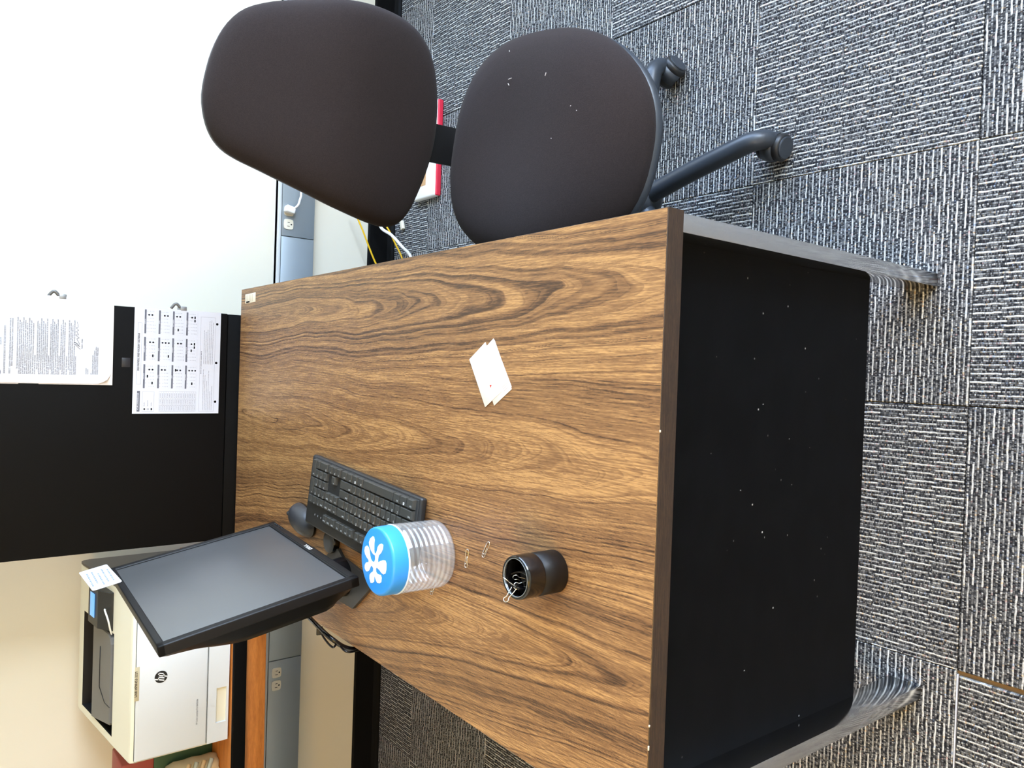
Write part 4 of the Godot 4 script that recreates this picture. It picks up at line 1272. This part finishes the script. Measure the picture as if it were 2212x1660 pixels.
func mouse_and_gadget():
	var o := root("computer_mouse", Vector3(-0.553, DESK_H, -1.035), "smooth black computer mouse lying beyond the keyboard's number pad", "mouse", "", Basis(Vector3.UP, deg_to_rad(-16.0)))
	var out := PackedVector2Array()
	for k in 48:
		var t := -TAU * k / 48
		out.append(Vector2(0.031 * signf(cos(t)) * pow(absf(cos(t)), 0.85) * (1.0 - 0.08 * sin(t)), 0.058 * signf(sin(t)) * pow(absf(sin(t)), 0.9)))
	var fl := Transform3D(Basis(Vector3(1, 0, 0), Vector3(0, 0, -1), Vector3(0, 1, 0)), Vector3.ZERO)
	var st := new_st()
	var hump := func(q: Vector2) -> float: return 0.0
	pillow(st, fl, out, [[0.0, 0.036], [0.3, 0.0352], [0.55, 0.032], [0.75, 0.0265], [0.88, 0.020], [0.96, 0.013], [1.0, 0.007]], hump)
	put("top_shell", done(st), mat(Color(0.19, 0.19, 0.195), 0.38), o)
	st = new_st()
	pillow(st, fl, out, [[1.0, 0.007], [1.0, 0.003], [0.95, 0.0], [0.0, 0.0]], hump)
	put("base", done(st), M.gloss_black, o)
	st = new_st(); smooth(st)
	lathe(st, Transform3D(Basis(Vector3(0, 1, 0), Vector3(1, 0, 0), Vector3(0, 0, -1)), Vector3(0, 0.0245, -0.034)), [Vector2(0, -0.003), Vector2(0.009, -0.003), Vector2(0.010, -0.001), Vector2(0.010, 0.001), Vector2(0.009, 0.003), Vector2(0, 0.003)], 20)
	put("scroll_wheel", done(st), M.black_plastic, o)
	st = new_st(); tube(st, bezier([Vector3(0, 0.0340, -0.012), Vector3(0, 0.0285, -0.030), Vector3(0, 0.0150, -0.052)], 6), 0.0005, 5)
	put("button_seam", done(st), M.dark_slot, o)
	var g := root("round_puck", Vector3(-0.574, DESK_H, -0.884), "small round dark grey puck between the mouse and the monitor base", "puck")
	st = new_st(); smooth(st)
	lathe(st, Transform3D(Basis(), Vector3.ZERO), [Vector2(0, 0), Vector2(0.023, 0.0), Vector2(0.025, 0.003), Vector2(0.025, 0.012), Vector2(0.024, 0.014)], 36)
	put("base", done(st), M.gloss_black, g)
	st = new_st(); smooth(st)
	lathe(st, Transform3D(Basis(), Vector3.ZERO), [Vector2(0.024, 0.014), Vector2(0.022, 0.017), Vector2(0.014, 0.0185), Vector2(0, 0.019)], 36)
	put("top", done(st), mat(Color(0.24, 0.24, 0.235), 0.5), g)


# ==================================================================== jar
func jar():
	var at := Vector3(-0.5157, DESK_H, -0.4792)
	var o := root("plastic_jar", at, "empty ribbed clear plastic jar with a blue screw lid beside the keyboard", "jar")
	var clear := mat(Color(0.95, 0.96, 0.97, 0.07), 0.05, 0.0, 0.7); clear.transparency = BaseMaterial3D.TRANSPARENCY_ALPHA
	var prof := [Vector2(0.0, 0.004), Vector2(0.035, 0.0035), Vector2(0.048, 0.0005), Vector2(0.0535, 0.0015), Vector2(0.0562, 0.006)]
	var n := 8
	for k in n:
		var y := 0.008 + 0.0096 * k
		for s in 6:
			var u := float(s) / 6.0
			prof.append(Vector2(0.0542 + 0.0026 * sin(PI * u), y + 0.0096 * u))
	prof.append(Vector2(0.0545, 0.0858)); prof.append(Vector2(0.0535, 0.0885)); prof.append(Vector2(0.052, 0.090)); prof.append(Vector2(0.052, 0.110))
	var st := new_st(); smooth(st)
	lathe(st, Transform3D(), prof, 72)
	put("body", done(st), clear, o)
	st = new_st(); smooth(st)
	var inner := []
	for q in prof: inner.append(Vector2(maxf(q.x - 0.0011, 0.0), q.y + (0.0012 if q.y < 0.006 else 0.0)))
	lathe(st, Transform3D(), inner, 72)
	put("inner_wall", done(st), clear, o)
	st = new_st(); smooth(st)     # pale sealing ring below the lid
	lathe(st, Transform3D(), [Vector2(0.0525, 0.0880), Vector2(0.0562, 0.0880), Vector2(0.0568, 0.0890), Vector2(0.0562, 0.0905), Vector2(0.0525, 0.0905)], 72)
	put("collar", done(st), mat(Color(0.82, 0.88, 0.95), 0.3), o)
	st = new_st(); smooth(st)
	lathe(st, Transform3D(), [Vector2(0.053, 0.0907), Vector2(0.0552, 0.0907), Vector2(0.0555, 0.092), Vector2(0.0550, 0.1135), Vector2(0.0542, 0.1165), Vector2(0.0525, 0.118), Vector2(0.050, 0.1184), Vector2(0.0, 0.1184)], 96)
	var lid := put("lid", done(st), mat(Color(0.20, 0.58, 0.95), 0.32), o)
	lid.set_meta("label", "bright blue screw lid")
	# white splash emblem, slightly raised: lobes joined to a small stem; axes: x right, y away
	st = new_st()
	var fl := Transform3D(Basis(Vector3(1, 0, 0), Vector3(0, 0, -1), Vector3(0, 1, 0)), Vector3(0, 0.1183, 0))
	var shape := PackedVector2Array()
	for q in [[0.0377, 0.0148], [0.0327, 0.0228], [0.0257, 0.0268], [0.0197, 0.0248], [0.0137, 0.0188], [0.0097, 0.0118], [0.0087, 0.0048], [0.0027, 0.0038], [-0.0013, 0.0058], [-0.0033, 0.0108], [-0.0023, 0.0158], [0.0007, 0.0198], [0.0077, 0.0228], [0.0137, 0.0248], [0.0177, 0.0288], [0.0187, 0.0338], [0.0157, 0.0398], [0.0087, 0.0418], [0.0037, 0.0388], [-0.0003, 0.0328], [-0.0033, 0.0258], [-0.0063, 0.0258], [-0.0093, 0.0348], [-0.0143, 0.0388], [-0.0193, 0.0388], [-0.0233, 0.0338], [-0.0223, 0.0278], [-0.0193, 0.0228], [-0.0143, 0.0198], [-0.0103, 0.0168], [-0.0113, 0.0118], [-0.0133, 0.0088], [-0.0183, 0.0098], [-0.0223, 0.0168], [-0.0263, 0.0208], [-0.0323, 0.0208], [-0.0383, 0.0168], [-0.0373, 0.0108], [-0.0343, 0.0058], [-0.0233, 0.0048], [-0.0303, -0.0012], [-0.0333, -0.0052], [-0.0323, -0.0132], [-0.0293, -0.0182], [-0.0223, -0.0192], [-0.0183, -0.0162], [-0.0193, -0.0062], [-0.0173, -0.0002], [-0.0123, 0.0008], [-0.0093, -0.0022], [-0.0113, -0.0112], [-0.0143, -0.0182], [-0.0153, -0.0252], [-0.0123, -0.0312], [-0.0063, -0.0332], [0.0037, -0.0332], [0.0077, -0.0292], [0.0067, -0.0222], [0.0037, -0.0142], [-0.0003, -0.0062], [0.0027, -0.0052], [0.0077, -0.0062], [0.0117, -0.0082], [0.0167, -0.0152], [0.0237, -0.0202], [0.0307, -0.0212], [0.0317, -0.0152], [0.0287, -0.0082], [0.0237, -0.0032], [0.0177, -0.0012], [0.0117, 0.0028], [0.0117, 0.0068], [0.0167, 0.0088], [0.0267, 0.0088], [0.0327, 0.0078], [0.0377, 0.0108]]:
		shape.append(Vector2(q[0], q[1]))
	prism(st, fl, shape, 0.0, 0.0006)
	put("emblem", done(st), mat(Color(0.97, 0.95, 0.90), 0.5), lid, false)


# ==================================================================== clip cup
func organizer():
	var at := Vector3(-0.4795, DESK_H, -0.181)
	var o := root("clip_cup", at, "round black desk cup holding binder clips near the desk's front edge", "cup")
	var r := 0.0295; var h := 0.071
	var smoke := mat(Color(0.075, 0.060, 0.050), 0.42, 0.0, 0.35)
	var gl := mat(Color(0.028, 0.03, 0.038), 0.14, 0.0, 0.6)
	var st := new_st(); smooth(st)
	lathe(st, Transform3D(), [Vector2(0, 0), Vector2(r - 0.002, 0.0), Vector2(r, 0.0015), Vector2(r, 0.0405), Vector2(r - 0.001, 0.041), Vector2(r - 0.0035, 0.041), Vector2(r - 0.0035, 0.003), Vector2(0, 0.003)], 56)
	put("lower_cup", done(st), smoke, o)
	st = new_st(); smooth(st)
	lathe(st, Transform3D(), [Vector2(r - 0.002, 0.0414), Vector2(r, 0.0414), Vector2(r + 0.0002, 0.042), Vector2(r + 0.0002, 0.066), Vector2(r - 0.0006, 0.070), Vector2(r - 0.0022, 0.071), Vector2(r - 0.004, 0.070), Vector2(r - 0.0052, 0.066), Vector2(r - 0.0056, 0.045), Vector2(r - 0.004, 0.0414)], 56)
	put("upper_collar", done(st), gl, o)
	st = new_st(); smooth(st)
	lathe(st, Transform3D(), [Vector2(r - 0.0038, 0.0692), Vector2(r - 0.0034, 0.0704), Vector2(r - 0.0040, 0.0708), Vector2(r - 0.0046, 0.0704), Vector2(r - 0.0046, 0.0690)], 56)
	put("rim_ring", done(st), mat(Color(0.55, 0.57, 0.58), 0.2, 0.5), o)
	# inside wall that divides the cup in two
	st = new_st()
	smooth(st)
	for k in 10:
		var t0 := lerpf(-0.0225, 0.0225, k / 10.0); var t1 := lerpf(-0.0225, 0.0225, (k + 1) / 10.0)
		var b0 := 0.006 - 0.007 * pow(t0 / 0.0225, 2.0); var b1 := 0.006 - 0.007 * pow(t1 / 0.0225, 2.0)
		quad(st, Vector3(b1, 0.003, t1), Vector3(b0, 0.003, t0), Vector3(b0, 0.060, t0), Vector3(b1, 0.060, t1))
		quad(st, Vector3(b0 - 0.0012, 0.003, t0), Vector3(b1 - 0.0012, 0.003, t1), Vector3(b1 - 0.0012, 0.060, t1), Vector3(b0 - 0.0012, 0.060, t0))
		quad(st, Vector3(b1, 0.060, t1), Vector3(b0, 0.060, t0), Vector3(b0 - 0.0012, 0.060, t0), Vector3(b1 - 0.0012, 0.060, t1))
	put("divider", done(st), mat(Color(0.15, 0.145, 0.14), 0.35), o)
	st = new_st(); smooth(st)
	lathe(st, Transform3D(), [Vector2(0, 0.030), Vector2(r - 0.006, 0.030), Vector2(r - 0.006, 0.032), Vector2(0, 0.032)], 40)
	put("inner_floor", done(st), mat(Color(0.10, 0.10, 0.10), 0.4), o)
	# binder clips in the left half
	var spots := [
		[Vector3(-0.0150, 0.0640, -0.002), Basis(Vector3(0, 1, 0), deg_to_rad(80.0)) * Basis(Vector3(1, 0, 0), deg_to_rad(20.0)), "binder clip with its wire handle poking out over the black cup's rim"],
		[Vector3(-0.0075, 0.0400, 0.008), Basis(Vector3(0, 1, 0), deg_to_rad(25.0)) * Basis(Vector3(1, 0, 0), deg_to_rad(-42.0)), "binder clip lying low in the black cup, nearest the photographer"],
		[Vector3(-0.0085, 0.0395, -0.006), Basis(Vector3(0, 1, 0), deg_to_rad(-40.0)) * Basis(Vector3(1, 0, 0), deg_to_rad(38.0)), "binder clip lying low in the black cup, under the far rim"]]
	var first: Node3D = null
	for k in spots.size():
		var c: Node3D
		if first == null:
			first = root("binder_clip", Vector3.ZERO, "", "clip")
			c = first
			st = new_st()
			prism(st, Transform3D(Basis(Vector3(0, 0, 1), Vector3(0, 1, 0), Vector3(-1, 0, 0)), Vector3.ZERO), PackedVector2Array([Vector2(-0.0045, -0.006), Vector2(0.0045, -0.006), Vector2(0.0006, 0.006), Vector2(-0.0006, 0.006)]), -0.0095, 0.0095)
			put("spring_body", done(st), M.gloss_black, c)
			for s in [-1.0, 1.0]:
				st = new_st()
				var hd := []
				for q in [[-0.0045, 0.006], [-0.0035, 0.016], [-0.0026, 0.023], [-0.0046, 0.027], [-0.0030, 0.0305], [0.0, 0.0318], [0.0030, 0.0305], [0.0046, 0.027], [0.0026, 0.023], [0.0035, 0.016], [0.0045, 0.006]]:
					hd.append(Vector3(q[0], 0.006 + (q[1] - 0.006) * (0.95 if s > 0 else 0.25), s * 0.0015 + (q[1] - 0.006) * (0.25 if s > 0 else -0.8)))
				tube(st, bezier(hd, 3), 0.00075, 6)
				put("wire_handle", done(st), M.wire, c)
		else:
			c = first.duplicate(); c.name = "binder_clip"; add_child(c, true)
		c.transform = Transform3D(spots[k][1], at + spots[k][0])
		tag(c, spots[k][2], "clip", "binder clips in the cup")


# ==================================================================== small things on the desk
func small_desk_things():
	var y := DESK_H
	# paper clips
	var pc := [[Vector3(-0.5075, y + 0.0006, -0.3955), 84.0, "paper clip nearest the jar's foot, lying across the desk grain"], [Vector3(-0.4825, y + 0.0006, -0.344), 59.0, "tilted paper clip between the jar and the black cup"], [Vector3(-0.578, y + 0.0006, -0.492), 62.0, "paper clip half under the jar's left side"]]
	var first: MeshInstance3D = null
	for k in 3:
		var c: MeshInstance3D
		if first == null:
			var st := new_st()
			var pts := []
			var L := 0.0155; var R := 0.0034
			for q in [[-0.009, R], [L - R, R]]: pts.append(Vector3(q[0], 0, q[1]))
			for s in range(1, 7): pts.append(Vector3(L - R + R * sin(PI * s / 7), 0, R * cos(PI * s / 7)))
			pts.append(Vector3(L - R, 0, -R)); pts.append(Vector3(-L + R * 0.8, 0.0002, -R))
			for s in range(1, 7): pts.append(Vector3(-L + R * 0.8 - R * 0.8 * sin(PI * s / 7), 0.0004, -R * 0.1 - 0.9 * R * cos(PI * s / 7)))
			pts.append(Vector3(-L + R * 0.8, 0.0006, R * 0.75)); pts.append(Vector3(L - R * 2.4, 0.0008, R * 0.62))
			for s in range(1, 6): pts.append(Vector3(L - R * 2.4 + R * 0.6 * sin(PI * s / 6), 0.0009, R * 0.62 * cos(PI * s / 6)))
			pts.append(Vector3(L - R * 2.4, 0.001, -R * 0.62)); pts.append(Vector3(-0.004, 0.001, -R * 0.62))
			tube(st, pts, 0.0006, 6)
			c = put("paper_clip", done(st), M.wire); first = c
		else:
			c = first.duplicate(); c.name = "paper_clip"; add_child(c, true)
		c.position = pc[k][0]; c.rotation.y = deg_to_rad(90.0 + pc[k][1])
		tag(c, pc[k][2], "paper clip", "loose paper clips on the desk")
	# business cards, three overlapping
	var cards := [[-0.2040, 0.0, -0.3392, 1.6, "lowest white business card of the fanned pile on the bare desk"], [-0.2062, 0.00045, -0.3375, 0.0, "middle white business card with faint print at its end, under the top card"], [-0.2098, 0.0009, -0.3605, 0.0, "top white business card with a tiny red mark, on the pile"]]
	for k in 3:
		var q: Array = cards[k]
		# long side runs from the far right to the near left of the pile
		var b := Basis(Vector3.UP, deg_to_rad(-147.4 + q[3])) 
		var o := root("business_card", Vector3(q[0], y + q[1], q[2]), q[4], "card", "business cards on the desk", b)
		var st := new_st(); rbox(st, Transform3D(Basis(), Vector3(0, 0.0002, 0)), Vector3(0.089, 0.0004, 0.051), 0.00015)
		put("card_stock", done(st), mat(Color(0.88, 0.87, 0.84), 0.7), o)
		if k == 2:
			st = new_st(); flat(st)
			tri(st, Vector3(0.020, 0.00046, -0.002), Vector3(0.0255, 0.00046, -0.002), Vector3(0.023, 0.00046, -0.007))
			put("red_mark", done(st), mat(Color(0.80, 0.25, 0.20), 0.8), o)
		if k == 1:
			st = new_st(); flat(st)
			var fl := Transform3D(Basis(Vector3(1, 0, 0), Vector3(0, 0, -1), Vector3(0, 1, 0)), Vector3(0, 0.00046, 0))
			for j in 3: bar(st, fl, 0.0300 + 0.0035 * j, 0.006 + 0.001 * j, 0.0308 + 0.0035 * j, 0.0225 - 0.002 * j)
			put("print", done(st), mat(Color(0.72, 0.66, 0.62), 0.8), o).set_meta("kind", "stuff")
	# inventory sticker at the far right corner
	var st2 := new_st(); box_at(st2, Vector3(-0.0125, 0, -0.04), Vector3(0.0125, 0.0004, 0.04), 0.0001)
	var s := root("desk_sticker", Vector3(-0.0275, y, -1.452), "small cream inventory sticker at the desk's far right corner", "sticker", "", Basis(Vector3.UP, deg_to_rad(1.0)))
	put("label_stock", done(st2), mat(Color(0.90, 0.86, 0.76), 0.6), s)
	st2 = new_st(); flat(st2)
	var fz := Transform3D(Basis(Vector3(1, 0, 0), Vector3(0, 0, -1), Vector3(0, 1, 0)), Vector3(0, 0.0007, 0))
	for k in 5: bar(st2, fz, -0.010, 0.030 - 0.012 * k, 0.010, 0.0318 - 0.012 * k)
	put("print", done(st2), mat(Color(0.70, 0.62, 0.50), 0.8), s).set_meta("kind", "stuff")
	st2 = new_st(); flat(st2); bar(st2, fz, -0.0115, 0.004, -0.0075, 0.030)
	put("black_mark", done(st2), M.ink, s)


# ==================================================================== behind the chair
func floor_things():
	# flat white and red packet on the carpet
	var o := root("paper_packet", Vector3(0.568, 0.0, -1.745), "flat white packet with a red border lying on the carpet behind the chair", "packet")
	var st := new_st(); box_at(st, Vector3(-0.165, 0.001, -0.075), Vector3(0.172, 0.026, 0.072), 0.010, 2)
	put("body", done(st), mat(Color(0.93, 0.92, 0.90), 0.6), o)
	st = new_st(); box_at(st, Vector3(-0.163, 0.0015, 0.066), Vector3(0.171, 0.0225, 0.0755), 0.006, 2)
	put("red_border", done(st), mat(Color(0.86, 0.16, 0.26), 0.5), o)
	st = new_st(); box_at(st, Vector3(-0.12, 0.020, -0.055), Vector3(0.12, 0.0268, 0.012), 0.003)
	put("tan_panel", done(st), mat(Color(0.80, 0.63, 0.45), 0.6), o)
	# plug in the raceway with its cord
	var pl := root("wall_plug", Vector3(0.333, 0.425, WALL_Z + 0.033), "white power plug in the grey wiring channel behind the chair", "plug")
	st = new_st(); rbox(st, Transform3D(Basis(Vector3(0, 0, 1), deg_to_rad(-12.0)), Vector3(0, 0.002, 0.013)), Vector3(0.024, 0.034, 0.026), 0.005, 2)
	put("plug_body", done(st), M.white_plastic, pl)
	st = new_st(); tube(st, bezier([Vector3(0.004, -0.010, 0.020), Vector3(0.018, -0.020, 0.032), Vector3(0.045, -0.030, 0.026), Vector3(0.10, -0.055, 0.02), Vector3(0.20, -0.22, 0.02), Vector3(0.22, -0.405, 0.03)], 8), 0.004, 8)
	put("cord", done(st), M.white_plastic, pl)
	# cables running to the desk
	var yel := mat(Color(0.93, 0.74, 0.10), 0.45)
	st = new_st(); tube(st, bezier([Vector3(0.37, 0.205, -1.935), Vector3(0.299, 0.169, -1.93), Vector3(0.239, 0.14, -1.93), Vector3(0.18, 0.109, -1.93), Vector3(0.08, 0.05, -1.92), Vector3(-0.02, 0.006, -1.88)], 8), 0.0032, 8)
	single("network_cable", done(st), yel, Transform3D(), "thin yellow network cable crossing the black baseboard nearest the panel", "cable", "yellow network cables")
	st = new_st(); tube(st, bezier([Vector3(0.37, 0.09, -1.96), Vector3(0.311, 0.058, -1.935), Vector3(0.262, 0.034, -1.925), Vector3(0.21, 0.012, -1.91), Vector3(0.12, 0.005, -1.87), Vector3(0.0, 0.005, -1.83)], 8), 0.0032, 8)
	single("network_cable", done(st), yel, Transform3D(), "yellow network cable lying on the carpet beside the white cable", "cable", "yellow network cables")
	st = new_st(); tube(st, bezier([Vector3(0.39, 0.11, -1.955), Vector3(0.318, 0.092, -1.935), Vector3(0.285, 0.070, -1.89), Vector3(0.243, 0.045, -1.855), Vector3(0.205, 0.014, -1.84), Vector3(0.12, 0.0065, -1.81), Vector3(0.03, 0.0065, -1.78)], 8), 0.0055, 10)
	single("white_cable", done(st), M.white_plastic, Transform3D(), "thick white cable curving down the baseboard to the carpet by the desk", "cable")
	st = new_st()
	rbox(st, Transform3D(Basis(Vector3.UP, deg_to_rad(20.0)), Vector3(0, 0.007, 0)), Vector3(0.036, 0.013, 0.018), 0.004, 2)
	single("cable_connector", done(st), M.ivory, Transform3D(Basis(), Vector3(0.335, 0.0, -1.925)), "cream plastic cable end on the carpet below the backrest", "connector")
